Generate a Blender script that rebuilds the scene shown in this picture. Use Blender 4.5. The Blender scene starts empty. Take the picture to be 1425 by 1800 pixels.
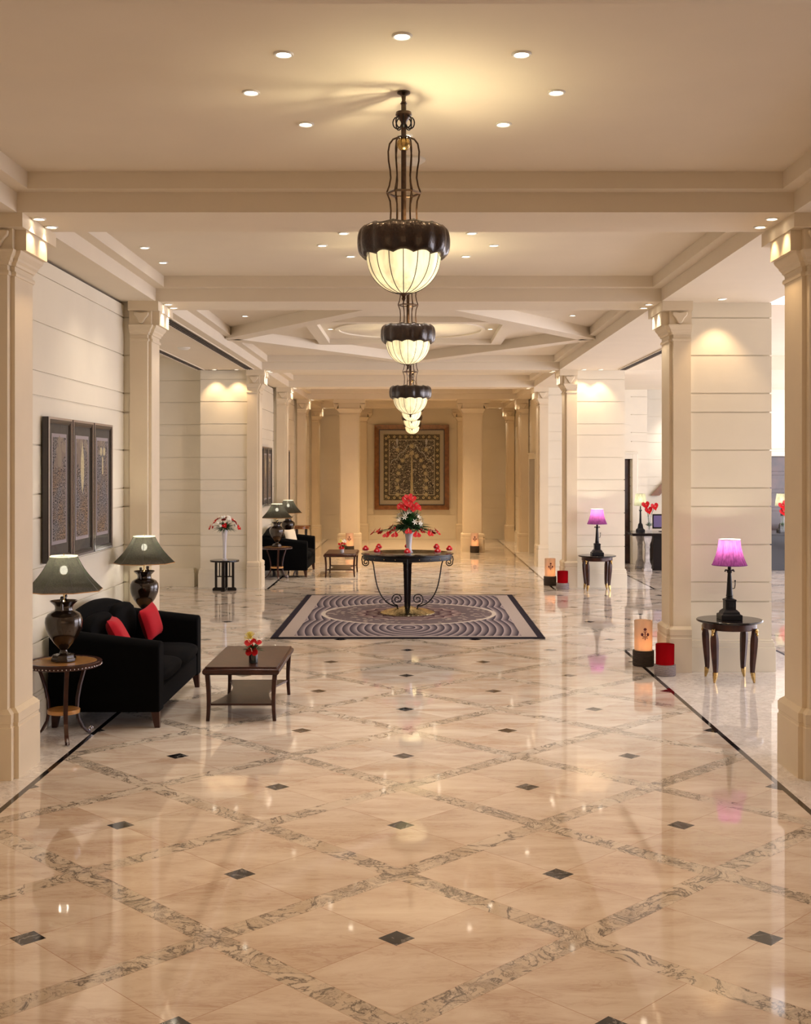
import bpy, math, random
from math import pi, sin, cos, sqrt, atan2, radians
from mathutils import Vector, Matrix

random.seed(7)
S = bpy.context.scene
COL = S.collection

# ------------------------------------------------------------------ camera
XC = -0.06                      # axis of the hall
ZS, ZT, ZC = 3.80, 3.933, 4.045  # soffit, coffer step, ceiling
FPX, W_PX, VPX, VPY = 2050.0, 1425.0, 728.0, 822.0
cd = bpy.data.cameras.new('camera')
cam = bpy.data.objects.new('camera', cd)
COL.objects.link(cam)
cam.location = (0, 0, 2.1)
cam.rotation_euler = (pi / 2, 0, 0)
cd.sensor_fit = 'HORIZONTAL'
cd.sensor_width = 36
cd.lens = FPX / W_PX * 36
cd.shift_x = -(VPX - 712.5) / W_PX
cd.shift_y = -(900 - VPY) / W_PX
cd.clip_end = 100
S.camera = cam

# ------------------------------------------------------------------ render look
S.view_settings.view_transform = 'Standard'
S.view_settings.look = 'None'
S.view_settings.gamma = 1
S.view_settings.exposure = 0.93
S.render.engine = 'CYCLES'
try:
    S.cycles.use_denoising = True
    S.cycles.max_bounces = 8
    S.cycles.diffuse_bounces = 5
    S.cycles.glossy_bounces = 4
    S.cycles.transmission_bounces = 6
    S.cycles.transparent_max_bounces = 8
    S.cycles.sample_clamp_indirect = 6
    S.cycles.blur_glossy = 0.5
    S.cycles.caustics_reflective = False
    S.cycles.caustics_refractive = False
except Exception:
    pass
wd = bpy.data.worlds.new('world')
S.world = wd
wd.use_nodes = True
wd.node_tree.nodes['Background'].inputs[0].default_value = (1, .9, .8, 1)
wd.node_tree.nodes['Background'].inputs[1].default_value = 0.05

WARM = (1, .68, .38)
SOFTW = (1, .85, .68)
NEUT = (1, .89, .80)
COOL = (.88, .87, 1.0)

def lamp(kind, loc, power, col, size=.05, rot=(0, 0, 0), parent=None, **kw):
    d = bpy.data.lights.new('light', kind)
    d.energy = power
    d.color = col
    if kind == 'AREA':
        d.shape = 'RECTANGLE'
        d.size, d.size_y = size
    elif kind in ('POINT', 'SPOT'):
        d.shadow_soft_size = size
    for k, v in kw.items():
        setattr(d, k, v)
    o = bpy.data.objects.new('light', d)
    COL.objects.link(o)
    o.location = loc
    o.rotation_euler = rot
    if parent:
        o.parent = parent
    return o

# soft area lights added to brighten the hall, their sources out of view
lamp('AREA', (XC, -2.6, 2.2), 20, (1, .6, .3), (5, 3), (radians(90), 0, 0))            # added warm fill at the entrance end behind the viewer
lamp('AREA', (9.8, 16.0, 1.9), 600, COOL, (3.6, 18), (radians(0), radians(90), 0))   # added cool light from the side lounge, its window unseen and assumed
lamp('AREA', (-6.5, 16.3, 2.0), 22, NEUT, (3, 6), (0, radians(-90), 0))        # added soft fill in the side hall on the other side
RING_W = 20
SOFFIT_W = 6
CHAND_W = 2.2
# bay index: (colour, ring power, chandelier power)

# ------------------------------------------------------------------ materials
class NT:
    def __init__(s, name):
        s.m = bpy.data.materials.new(name)
        s.m.use_nodes = True
        s.t = s.m.node_tree
        s.b = s.t.nodes['Principled BSDF']
        s.out = s.t.nodes['Material Output']
    def n(s, typ, **kw):
        o = s.t.nodes.new(typ)
        for k, v in kw.items():
            setattr(o, k, v)
        return o
    def l(s, a, b):
        s.t.links.new(a, b)
    def put(s, sock, v):
        if hasattr(v, 'links'):
            s.l(v, sock)
        else:
            sock.default_value = v
    def math(s, op, a, b=0.0, c=0.0, clamp=False):
        o = s.n('ShaderNodeMath', operation=op, use_clamp=clamp)
        s.put(o.inputs[0], a); s.put(o.inputs[1], b); s.put(o.inputs[2], c)
        return o.outputs[0]
    def mix(s, f, a, b):
        o = s.n('ShaderNodeMix', data_type='RGBA')
        s.put(o.inputs[0], f); s.put(o.inputs[6], a); s.put(o.inputs[7], b)
        return o.outputs[2]
    def pos(s):
        return s.n('ShaderNodeNewGeometry').outputs['Position']
    def objc(s):
        return s.n('ShaderNodeTexCoord').outputs['Object']
    def sep(s, v):
        o = s.n('ShaderNodeSeparateXYZ'); s.l(v, o.inputs[0])
        return o.outputs
    def comb(s, x, y, z=0.0):
        o = s.n('ShaderNodeCombineXYZ')
        s.put(o.inputs[0], x); s.put(o.inputs[1], y); s.put(o.inputs[2], z)
        return o.outputs[0]
    def noise(s, v, scale, detail=4, rough=.5, dist=0.0):
        o = s.n('ShaderNodeTexNoise')
        if v is not None: s.l(v, o.inputs['Vector'])
        o.inputs['Scale'].default_value = scale
        o.inputs['Detail'].default_value = detail
        o.inputs['Roughness'].default_value = rough
        o.inputs['Distortion'].default_value = dist
        return o.outputs[0]
    def vor(s, v, scale, feature='F1', rnd=1.0, out='Distance'):
        o = s.n('ShaderNodeTexVoronoi', feature=feature)
        s.l(v, o.inputs['Vector'])
        o.inputs['Scale'].default_value = scale
        o.inputs['Randomness'].default_value = rnd
        return o.outputs[out]
    def ramp(s, v, lo, hi):
        o = s.n('ShaderNodeMapRange')
        s.put(o.inputs[0], v); o.inputs[1].default_value = lo; o.inputs[2].default_value = hi
        return o.outputs[0]
    def lt(s, a, b): return s.math('LESS_THAN', a, b)
    def gt(s, a, b): return s.math('GREATER_THAN', a, b)
    def bump(s, h, strength=.2, dist=.01):
        o = s.n('ShaderNodeBump')
        o.inputs['Strength'].default_value = strength
        o.inputs['Distance'].default_value = dist
        s.l(h, o.inputs['Height'])
        s.l(o.outputs[0], s.b.inputs['Normal'])

def c4(c): return (c[0], c[1], c[2], 1)

def plain(name, col, rough=.5, metal=0, spec=.5, coat=0, var=0.0, vscale=8, emit=None, es=0, bump=0):
    t = NT(name)
    b = t.b
    b.inputs['Base Color'].default_value = c4(col)
    b.inputs['Roughness'].default_value = rough
    b.inputs['Metallic'].default_value = metal
    b.inputs['Specular IOR Level'].default_value = spec
    b.inputs['Coat Weight'].default_value = coat
    b.inputs['Coat Roughness'].default_value = .05
    if var or bump:
        nz = t.noise(t.objc(), vscale, 5)
        if var:
            dk = tuple(x * (1 - var) for x in col)
            t.l(t.mix(t.ramp(nz, .35, .65), c4(dk), c4(col)), b.inputs['Base Color'])
        if bump:
            t.bump(nz, bump, .005)
    if emit:
        b.inputs['Emission Color'].default_value = c4(emit)
        b.inputs['Emission Strength'].default_value = es
    return t.m

M = {}
M['plaster'] = plain('ceiling_paint', (.76, .68, .55), .75, var=.03, vscale=2)
M['stone'] = plain('wall_stone', (.79, .73, .60), .55, spec=.3, var=.05, vscale=1.6, bump=.03)
M['moulding'] = plain('moulding_paint', (.74, .64, .48), .5, spec=.35, var=.04, vscale=3)
M['groove'] = plain('groove', (.35, .28, .2), .9)
M['dark_gap'] = plain('dark_gap', (.05, .04, .03), .9)
M['bronze'] = plain('bronze', (.07, .035, .018), .28, metal=.75, coat=.5, var=.5, vscale=40)
M['band'] = plain('chandelier_band', (.022, .009, .004), .3, metal=.3, coat=.45, var=.6, vscale=60, bump=.6)
M['gilt'] = plain('hammered_gilt', (.80, .68, .38), .22, metal=1, var=.45, vscale=45, bump=.5)
M['brass'] = plain('brass', (.62, .42, .16), .25, metal=1, var=.4, vscale=50)
M['iron'] = plain('wrought_iron', (.006, .005, .006), .4, spec=.25)
M['blackwood'] = plain('black_lacquer', (.007, .004, .004), .15, spec=.3, coat=.1)
M['walnut'] = plain('dark_walnut', (.055, .016, .009), .3, spec=.3, coat=.05, var=.5, vscale=12)
M['oak'] = plain('honey_wood', (.56, .28, .09), .25, coat=.3, var=.25, vscale=9)
M['velvet'] = plain('black_velvet', (.0018, .0018, .0022), .95, spec=.08)
M['velvet'].node_tree.nodes['Principled BSDF'].inputs['Sheen Weight'].default_value = .004
M['red_cloth'] = plain('red_cushion', (.42, .008, .018), .75, spec=.12)
M['red_cloth'].node_tree.nodes['Principled BSDF'].inputs['Sheen Weight'].default_value = .08
M['cream_cloth'] = plain('cream_cushion', (.7, .6, .45), .8)
M['urn'] = plain('urn_glaze', (.028, .014, .007), .18, metal=.3, coat=.7, var=.4, vscale=18)
M['anth'] = plain('anthurium_red', (.48, .004, .008), .45, spec=.2)
M['spadix'] = plain('spadix', (.85, .55, .4), .5)
M['leaf'] = plain('leaf', (.035, .12, .03), .4, var=.5, vscale=20)
M['white_petal'] = plain('white_petal', (.85, .83, .75), .5)
M['yellow_petal'] = plain('yellow_petal', (.8, .7, .18), .5)
M['silver'] = plain('silver_frame', (.6, .58, .62), .22, metal=.9)
M['frame_dark'] = plain('frame_dark', (.03, .022, .02), .3, coat=.3)
M['frame_wood'] = plain('frame_wood', (.25, .10, .03), .25, coat=.4, var=.35, vscale=10)
M['linen'] = plain('linen_mat', (.55, .50, .40), .8, var=.1, vscale=30)
M['linen_dim'] = plain('linen_dim', (.30, .25, .19), .8)
M['white_metal'] = plain('white_metal', (.8, .78, .72), .4)
M['marble_base'] = plain('grey_marble', (.55, .52, .5), .35, var=.45, vscale=9)
M['rope_dark'] = None
M['lens'] = plain('lamp_face', (1, 1, 1), .5, emit=(1, .86, .66), es=6)
M['bulb'] = plain('bulb', (1, 1, 1), .5, emit=(1, .93, .72), es=7)
M['flame_glow'] = plain('glow', (1, .8, .5), .5, emit=(1, .72, .35), es=3)
M['grille'] = plain('grille', (.09, .075, .07), .6)
M['door_wood'] = plain('door_wood', (.055, .02, .012), .3, coat=.3, var=.6, vscale=5)
M['gold_thread'] = plain('gold_thread', (.68, .60, .36), .7, var=.3, vscale=60)
M['grey_thread'] = plain('grey_thread', (.55, .57, .56), .7)
M['screen'] = plain('screen', (.05, .03, .08), .2, emit=(.2, .13, .3), es=.2)
M['red_panel'] = plain('red_panel', (.18, .02, .02), .4)
M['motif'] = plain('motif_print', (.12, .02, .04), .6)

def glass(name, tint=(1, 1, 1), rough=.03, alpha=.25):
    t = NT(name)
    t.b.inputs['Base Color'].default_value = c4(tint)
    t.b.inputs['Roughness'].default_value = rough
    t.b.inputs['Specular IOR Level'].default_value = .8
    t.b.inputs['Alpha'].default_value = alpha
    return t.m
M['glass'] = glass('clear_glass', (.9, .92, .95), .03, .07)
M['picture_glass'] = glass('picture_glass', (.02, .02, .02), .02, .06)
M['dark_glass'] = glass('dark_glass', (.02, .03, .03), .05, .85)
M['glass_patterned'] = glass('patterned_glass', (.72, .70, .74), .15, .8)

def shade_mat(name, diff, trans, mixf, transp=0.0, weave=60, emit=None, es=0):
    t = NT(name)
    nt = t.t
    d = t.n('ShaderNodeBsdfDiffuse'); tr = t.n('ShaderNodeBsdfTranslucent')
    tc = t.n('ShaderNodeMapping'); t.l(t.objc(), tc.inputs[0]); tc.inputs['Scale'].default_value = (1, 1, .12)
    nz = t.ramp(t.noise(tc.outputs[0], weave, 3), .35, .65)
    t.l(t.mix(nz, c4([x * .55 for x in diff]), c4(diff)), d.inputs[0])
    t.l(t.mix(nz, c4([x * .6 for x in trans]), c4(trans)), tr.inputs[0])
    mx = t.n('ShaderNodeMixShader'); mx.inputs[0].default_value = mixf
    t.l(d.outputs[0], mx.inputs[1]); t.l(tr.outputs[0], mx.inputs[2])
    last = mx.outputs[0]
    if transp:
        tp = t.n('ShaderNodeBsdfTransparent'); m2 = t.n('ShaderNodeMixShader')
        m2.inputs[0].default_value = transp
        t.l(last, m2.inputs[1]); t.l(tp.outputs[0], m2.inputs[2]); last = m2.outputs[0]
    if emit:
        e = t.n('ShaderNodeEmission'); e.inputs[0].default_value = c4(emit); e.inputs[1].default_value = es
        ad = t.n('ShaderNodeAddShader'); t.l(last, ad.inputs[0]); t.l(e.outputs[0], ad.inputs[1]); last = ad.outputs[0]
    t.l(last, t.out.inputs[0])
    return t.m
M['black_shade'] = shade_mat('black_sheer_shade', (.006, .005, .004), (.15, .138, .11), .62, .05, 140)
M['grey_shade'] = shade_mat('grey_shade', (.15, .14, .10), (.6, .58, .42), .6, .05, 80)
M['purple_shade'] = shade_mat('purple_shade', (.12, .03, .18), (.42, .10, .35), .7, 0, 60)
M['lining'] = shade_mat('shade_lining', (.8, .78, .6), (.6, .6, .45), .3)
M['bowl'] = shade_mat('cream_bowl', (.80, .74, .56), (.8, .72, .52), .45, 0, 20, (1, .86, .60), .06)
M['candle_glass'] = shade_mat('cream_glass', (.75, .55, .42), (.80, .58, .42), .5, 0, 4, (1, .62, .35), .07)
M['red_glass'] = shade_mat('red_glass', (.30, .005, .01), (.40, .01, .015), .4, 0, 4, (1, .02, .02), .02)

def rope(name, c1, c2):
    t = NT(name)
    z = t.sep(t.objc())[2]
    w = t.math('SINE', t.math('MULTIPLY', z, 2 * pi / .014))
    nz = t.noise(t.objc(), 90, 2)
    t.l(t.mix(t.ramp(t.math('ADD', w, t.math('MULTIPLY', nz, 1.5)), -.6, 1.6), c4(c1), c4(c2)), t.b.inputs['Base Color'])
    t.b.inputs['Roughness'].default_value = .8
    t.bump(w, .6, .004)
    return t.m
M['rope_dark'] = rope('dark_rope', (.012, .008, .005), (.06, .038, .025))
M['rope_grey'] = rope('grey_rope', (.10, .07, .07), (.42, .36, .36))

def floor_mat():
    t = NT('inlaid_marble_floor')
    P = t.pos(); x, y, z = t.sep(P)
    p = 1.6446 / sqrt(2)
    dx = t.math('SUBTRACT', x, -0.0796); dy = t.math('SUBTRACT', y, 5.2045)
    u = t.math('DIVIDE', t.math('ADD', dx, dy), sqrt(2) * p)
    v = t.math('DIVIDE', t.math('SUBTRACT', dy, dx), sqrt(2) * p)
    def cell(a): return t.math('ABSOLUTE', t.math('SUBTRACT', t.math('FRACT', t.math('ADD', a, 40.5)), .5))
    au, av = cell(u), cell(v)
    diamond = t.lt(t.math('MAXIMUM', au, av), .0585 / p)
    band = t.gt(t.math('MAXIMUM', au, av), .5 - .062 / p)
    joint = t.math('MAXIMUM', t.lt(t.math('MINIMUM', au, av), .0016 / p),
                   t.lt(t.math('ABSOLUTE', t.math('SUBTRACT', t.math('MAXIMUM', au, av), .5 - .062 / p)), .0018 / p))
    # every quarter tile has its own run of veins
    iu = t.math('FLOOR', t.math('MULTIPLY', u, 2)); iv = t.math('FLOOR', t.math('MULTIPLY', v, 2))
    wn = t.n('ShaderNodeTexWhiteNoise', noise_dimensions='2D'); t.l(t.comb(iu, iv), wn.inputs['Vector'])
    rnd = wn.outputs['Value']
    mp = t.n('ShaderNodeMapping'); t.l(P, mp.inputs[0])
    mp.inputs['Rotation'].default_value = (0, 0, radians(24)); mp.inputs['Scale'].default_value = (1, 3.4, 1)
    sh = t.n('ShaderNodeVectorMath', operation='ADD'); t.l(mp.outputs[0], sh.inputs[0])
    t.l(t.comb(t.math('MULTIPLY', rnd, 37), t.math('MULTIPLY', rnd, 91), 0), sh.inputs[1])
    str1 = t.noise(sh.outputs[0], 1.3, 6, .6, .8)
    str2 = t.noise(sh.outputs[0], 3.5, 8, .65, 1.2)
    tile = t.mix(t.ramp(str1, .30, .70), (.56, .45, .36, 1), (.77, .71, .63, 1))
    vein = t.math('SUBTRACT', 1.0, t.ramp(t.math('ABSOLUTE', t.math('SUBTRACT', str2, .5)), 0, .05), clamp=True)
    vein = t.math('MULTIPLY', vein, t.ramp(str1, .62, .38))
    tile = t.mix(t.math('MULTIPLY', vein, .38), tile, (.38, .22, .15, 1))
    tone = t.math('ADD', t.math('MULTIPLY', rnd, .10), .93)
    tm = t.n('ShaderNodeVectorMath', operation='SCALE'); t.l(tile, tm.inputs[0]); t.l(tone, tm.inputs['Scale'])
    tile = tm.outputs[0]
    # veined breccia of the bands and borders
    b1 = t.noise(P, 3.6, 8, .62, 1.4)
    b2 = t.noise(P, 13.0, 6, .6, 1.0)
    b3 = t.noise(P, 1.6, 3, .5)
    line1 = t.math('SUBTRACT', 1.0, t.ramp(t.math('ABSOLUTE', t.math('SUBTRACT', b1, .5)), 0, .028), clamp=True)
    line2 = t.math('SUBTRACT', 1.0, t.ramp(t.math('ABSOLUTE', t.math('SUBTRACT', b2, .5)), 0, .03), clamp=True)
    blot = t.math('MULTIPLY', t.ramp(b2, .50, .70), t.ramp(b3, .48, .60))
    dark = t.math('MAXIMUM', t.math('MULTIPLY', line1, .85), t.math('MAXIMUM', t.math('MULTIPLY', t.math('MULTIPLY', line2, t.ramp(b3, .40, .56)), .7), t.math('MULTIPLY', blot, .75)))
    brec = t.mix(t.ramp(b1, .3, .7), (.50, .42, .33, 1), (.72, .66, .58, 1))
    bandc = t.mix(dark, brec, (.02, .018, .025, 1))
    bord = t.mix(t.math('MULTIPLY', dark, .40), t.mix(t.ramp(b2, .35, .6), (.66, .60, .56, 1), (.84, .80, .76, 1)), (.22, .2, .2, 1))
    black = t.mix(t.math('MULTIPLY', line1, .8), (.012, .012, .014, 1), (.25, .24, .24, 1))
    col = t.mix(joint, tile, (.42, .28, .2, 1))
    col = t.mix(band, col, bandc)
    col = t.mix(diamond, col, black)
    a = t.math('ABSOLUTE', t.math('SUBTRACT', x, XC))
    def inside(a0, a1, y0, y1):
        m = t.math('MULTIPLY', t.gt(a, a0), t.lt(a, a1))
        mid = t.math('MULTIPLY', t.gt(y, y0), t.lt(y, y1))
        return t.math('MULTIPLY', m, t.math('SUBTRACT', 1.0, mid))
    outer = inside(2.455, 4.235, 13.44, 20.14)
    inner = inside(2.495, 4.195, 13.40, 20.18)
    col = t.mix(outer, col, (.012, .011, .012, 1))
    col = t.mix(inner, col, bord)
    t.l(col, t.b.inputs['Base Color'])
    t.b.inputs['Roughness'].default_value = .045
    t.b.inputs['IOR'].default_value = 1.52
    t.b.inputs['Specular IOR Level'].default_value = .62
    sm = t.noise(P, 2.2, 2)
    t.l(t.math('ADD', t.math('MULTIPLY', sm, .05), .02), t.b.inputs['Roughness'])
    return t.m
M['floor'] = floor_mat()

RUG = dict(x=-0.08, y=16.72, w=3.36, l=4.84)
def rug_mat():
    t = NT('woven_rug')
    x, y, z = t.sep(t.objc())
    ax = t.math('ABSOLUTE', x); ay = t.math('ABSOLUTE', y)
    hw, hl = RUG['w'] / 2, RUG['l'] / 2
    # three strips of nested arcs
    yl = t.math('SUBTRACT', t.math('FRACT', t.math('ADD', t.math('DIVIDE', y, 1.5), 10.5)), .5)
    d = t.math('SQRT', t.math('ADD', t.math('MULTIPLY', ax, ax), t.math('MULTIPLY', t.math('MULTIPLY', yl, yl), .75)))
    saw = t.math('FRACT', t.math('MULTIPLY', d, 10.5))
    band2 = t.math('SINE', t.math('MULTIPLY', y, 190.0))
    tone = t.math('ADD', saw, t.math('MULTIPLY', band2, .22))
    arcs = t.mix(t.math('POWER', t.ramp(tone, 0, 1), .55), (.50, .41, .40, 1), (.012, .008, .024, 1))
    # centre medallion
    e = t.math('SQRT', t.math('ADD', t.math('POWER', t.math('DIVIDE', x, 1.22), 2), t.math('POWER', t.math('DIVIDE', y, 1.22), 2)))
    ang = t.math('ARCTAN2', y, x)
    lobes = t.math('MULTIPLY', t.math('ABSOLUTE', t.math('SINE', t.math('MULTIPLY', ang, 8))), .06)
    e2 = t.math('ADD', e, lobes)
    ms = t.math('FRACT', t.math('MULTIPLY', e2, 7))
    med = t.mix(t.math('POWER', ms, .6), (.55, .42, .36, 1), (.07, .02, .035, 1))
    tan = t.math('MULTIPLY', t.gt(e, .62), t.lt(t.vor(t.objc(), 9), .3))
    med = t.mix(t.gt(e, .62), med, t.mix(tan, (.16, .12, .12, 1), (.42, .34, .28, 1)))
    col = t.mix(t.lt(e, 1.0), arcs, med)
    ring = t.lt(t.math('ABSOLUTE', t.math('SUBTRACT', e, 1.0)), .025)
    col = t.mix(ring, col, (.56, .48, .40, 1))
    border = t.math('MAXIMUM', t.gt(ax, hw - .27), t.gt(ay, hl - .16))
    col = t.mix(border, col, (.42, .35, .31, 1))
    edge = t.math('MAXIMUM', t.gt(ax, hw - .085), t.gt(ay, hl - .07))
    col = t.mix(edge, col, (.018, .014, .022, 1))
    nz = t.noise(t.objc(), 160, 2)
    t.l(t.mix(t.math('MULTIPLY', t.ramp(nz, .4, .7), .25), col, (.04, .03, .04, 1)), t.b.inputs['Base Color'])
    t.b.inputs['Roughness'].default_value = .95
    t.b.inputs['Specular IOR Level'].default_value = .1
    t.bump(nz, .4, .004)
    return t.m
M['rug'] = rug_mat()
M['rug_edge'] = plain('rug_edge', (.018, .014, .022), .9)

def tapestry_mat(w, h):
    t = NT('tapestry_cloth')
    x, y, z = t.sep(t.objc())
    ax = t.math('ABSOLUTE', x); az = t.math('ABSOLUTE', z)
    ed = t.math('MINIMUM', t.math('SUBTRACT', w / 2, ax), t.math('SUBTRACT', h / 2, az))
    v = t.vor(t.objc(), 17, 'F1', 1)
    nz = t.noise(t.objc(), 22, 4, .6, 1.5)
    curl = t.lt(t.math('ABSOLUTE', t.math('SUBTRACT', nz, .5)), .018)
    speck = t.math('MAXIMUM', t.lt(v, .30), curl)
    field = t.mix(speck, (.006, .008, .02, 1), (.62, .56, .42, 1))
    # border with a rosette every 17 cm
    def cyc(a): return t.math('SUBTRACT', t.math('FRACT', t.math('ADD', t.math('DIVIDE', a, .17), 20.5)), .5)
    near_side = t.lt(t.math('SUBTRACT', w / 2, ax), t.math('SUBTRACT', h / 2, az))
    along = t.math('ADD', t.math('MULTIPLY', near_side, cyc(z)), t.math('MULTIPLY', t.math('SUBTRACT', 1.0, near_side), cyc(x)))
    across = t.math('DIVIDE', t.math('SUBTRACT', ed, .095), .17)
    rr = t.math('SQRT', t.math('ADD', t.math('MULTIPLY', along, along), t.math('MULTIPLY', across, across)))
    v2 = t.vor(t.objc(), 60, 'F1', 1)
    bor = t.mix(t.lt(v2, .35), (.05, .045, .04, 1), (.36, .30, .17, 1))
    bor = t.mix(t.lt(rr, .22), bor, (.62, .54, .30, 1))
    bor = t.mix(t.lt(rr, .09), bor, (.16, .08, .05, 1))
    col = t.mix(t.lt(ed, .19), field, bor)
    l1 = t.lt(t.math('ABSOLUTE', t.math('SUBTRACT', ed, .185)), .010)
    l2 = t.lt(t.math('ABSOLUTE', t.math('SUBTRACT', ed, .012)), .010)
    col = t.mix(t.math('MAXIMUM', l1, l2), col, (.55, .5, .36, 1))
    t.l(col, t.b.inputs['Base Color'])
    t.b.inputs['Roughness'].default_value = .8
    return t.m

def panel_cloth(seed):
    t = NT('embroidered_panel')
    x, y, z = t.sep(t.objc())
    P = t.objc()
    sh = t.n('ShaderNodeVectorMath', operation='ADD'); t.l(P, sh.inputs[0]); sh.inputs[1].default_value = (seed, seed * 3, 0)
    n1 = t.noise(sh.outputs[0], 70, 3, .7)
    n2 = t.noise(sh.outputs[0], 5, 2)
    col = t.mix(t.gt(n1, .5), (.012, .01, .01, 1), t.mix(t.ramp(n2, .35, .65), (.40, .26, .15, 1), (.30, .29, .30, 1)))
    fig = t.math('MULTIPLY', t.gt(z, .30), t.lt(t.vor(sh.outputs[0], 9, 'F1', 1), .45))
    top = t.gt(z, .18)
    col = t.mix(t.math('MULTIPLY', top, t.lt(n2, .52)), col, (.24, .19, .15, 1))
    t.l(t.mix(t.math('MULTIPLY', fig, .5), col, (.36, .30, .22, 1)), t.b.inputs['Base Color'])
    t.b.inputs['Roughness'].default_value = .75
    return t.m

# ------------------------------------------------------------------ mesh builder
class MB:
    def __init__(s):
        s.v, s.f = [], []
    def add(s, vs, fs):
        o = len(s.v)
        s.v += [tuple(p) for p in vs]
        s.f += [tuple(i + o for i in f) for f in fs]
        return s
    def box(s, x0, x1, y0, y1, z0, z1):
        if x0 > x1: x0, x1 = x1, x0
        vs = [(x0, y0, z0), (x1, y0, z0), (x1, y1, z0), (x0, y1, z0), (x0, y0, z1), (x1, y0, z1), (x1, y1, z1), (x0, y1, z1)]
        return s.add(vs, [(3, 2, 1, 0), (4, 5, 6, 7), (0, 1, 5, 4), (1, 2, 6, 5), (2, 3, 7, 6), (3, 0, 4, 7)])
    def loft(s, rings, cap=True):
        n = len(rings[0]); vs = [p for r in rings for p in r]; fs = []
        for k in range(len(rings) - 1):
            for i in range(n):
                j = (i + 1) % n
                fs.append((k * n + i, k * n + j, (k + 1) * n + j, (k + 1) * n + i))
        if cap:
            fs.append(tuple(range(n - 1, -1, -1)))
            fs.append(tuple((len(rings) - 1) * n + i for i in range(n)))
        return s.add(vs, fs)
    def lathe(s, prof, seg=32, c=(0, 0, 0), mod=None, cap=True, rot=0):
        rings = []
        for r, z in prof:
            rings.append([(c[0] + (r * (mod(2 * pi * i / seg, z) if mod else 1)) * cos(2 * pi * i / seg + rot),
                           c[1] + (r * (mod(2 * pi * i / seg, z) if mod else 1)) * sin(2 * pi * i / seg + rot), c[2] + z) for i in range(seg)])
        return s.loft(rings, cap)
    def tube(s, path, r, seg=8, closed=False):
        pts = [Vector(p) for p in path]; n = len(pts); rings = []
        up = Vector((0, 0, 1)); prev = None
        for i, p in enumerate(pts):
            if closed: d = pts[(i + 1) % n] - pts[i - 1]
            else: d = pts[min(i + 1, n - 1)] - pts[max(i - 1, 0)]
            if d.length < 1e-9: d = Vector((0, 0, 1))
            d.normalize()
            if prev is None:
                a = d.cross(up)
                if a.length < .05: a = d.cross(Vector((1, 0, 0)))
            else:
                a = prev - d * prev.dot(d)
                if a.length < 1e-6: a = d.orthogonal()
            a.normalize(); prev = a; b = d.cross(a)
            rr = r(i / (n - 1)) if callable(r) else r
            rings.append([tuple(p + (a * cos(2 * pi * k / seg) + b * sin(2 * pi * k / seg)) * rr) for k in range(seg)])
        if closed:
            rings.append(rings[0])
        return s.loft(rings, not closed)
    def sphere(s, c, r, seg=12, sq=1.0):
        prof = [(max(1e-4, r * sin(pi * k / (seg // 2 + 2))), -r * sq * cos(pi * k / (seg // 2 + 2))) for k in range(seg // 2 + 3)]
        return s.lathe(prof, seg, c)
    def prism(s, outline, y0, y1):
        """outline in x,z extruded along y"""
        return s.loft([[(x, y0, z) for x, z in outline], [(x, y1, z) for x, z in outline]])
    def xf(s, m, i0=0):
        s.v[i0:] = [tuple(m @ Vector(p)) for p in s.v[i0:]]
        return s
    def build(s, name, mat, parent=None, smooth=True, bevel=0, ang=38, bseg=2):
        me = bpy.data.meshes.new(name)
        me.from_pydata(s.v, [], s.f)
        me.materials.append(M[mat] if isinstance(mat, str) else mat)
        import bmesh
        bm = bmesh.new(); bm.from_mesh(me)
        bmesh.ops.recalc_face_normals(bm, faces=bm.faces)
        bm.to_mesh(me); bm.free()
        if smooth:
            me.shade_smooth()
            me.set_sharp_from_angle(angle=radians(ang))
        o = bpy.data.objects.new(name, me)
        COL.objects.link(o)
        if parent: o.parent = parent
        if bevel:
            b = o.modifiers.new('bevel', 'BEVEL'); b.width = bevel; b.segments = bseg; b.limit_method = 'ANGLE'
            b.angle_limit = radians(40)
            b.harden_normals = False
        return o

def tag(o, label=None, cat=None, group=None, kind=None):
    if label: o['label'] = label
    if cat: o['category'] = cat
    if group: o['group'] = group
    if kind: o['kind'] = kind
    return o

def empty(name, loc=(0, 0, 0), rz=0, label=None, cat=None, group=None, kind=None):
    o = bpy.data.objects.new(name, None)
    o.empty_display_size = .1
    COL.objects.link(o); o.location = loc; o.rotation_euler = (0, 0, rz)
    return tag(o, label, cat, group, kind)

def copy_tree(o, parent=None):
    c = o.copy(); COL.objects.link(c)
    if parent is not None:
        c.parent = parent
    for ch in list(o.children):
        copy_tree(ch, c)
    return c

def struct(name, mb, mat, **k):
    return tag(mb.build(name, mat, **k), kind='structure')

# ------------------------------------------------------------------ the shell
GZ = [.719, .92, 1.306, 1.70, 1.89, 2.28, 2.67, 2.865, 3.255, 3.643]
YC = [8.10, 12.22, 20.60, 24.98, 29.30, 33.40]      # column rows (and cross beams)
YB = [8.09, 12.26, 20.60, 24.92, 29.20, 33.30]
YEND = 34.25

def courses(mb, x0, x1, y0, y1, ztop, zbot=0.0, g=.007, d=.014):
    """a block of stone courses with shadow grooves, faces between the grooves stand proud"""
    if x0 > x1: x0, x1 = x1, x0
    mb.box(x0 + d, x1 - d, y0 + d, y1 - d, zbot, ztop)
    zs = [zbot] + [z for z in GZ if zbot < z < ztop] + [ztop]
    for a, b in zip(zs[:-1], zs[1:]):
        mb.box(x0, x1, y0, y1, a + (g if a != zbot else 0), b - (g if b != ztop else 0))
    return mb

struct('floor', MB().box(-7.2, 10.2, -3.2, YEND + .3, -.12, 0), 'floor', smooth=False)

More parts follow.
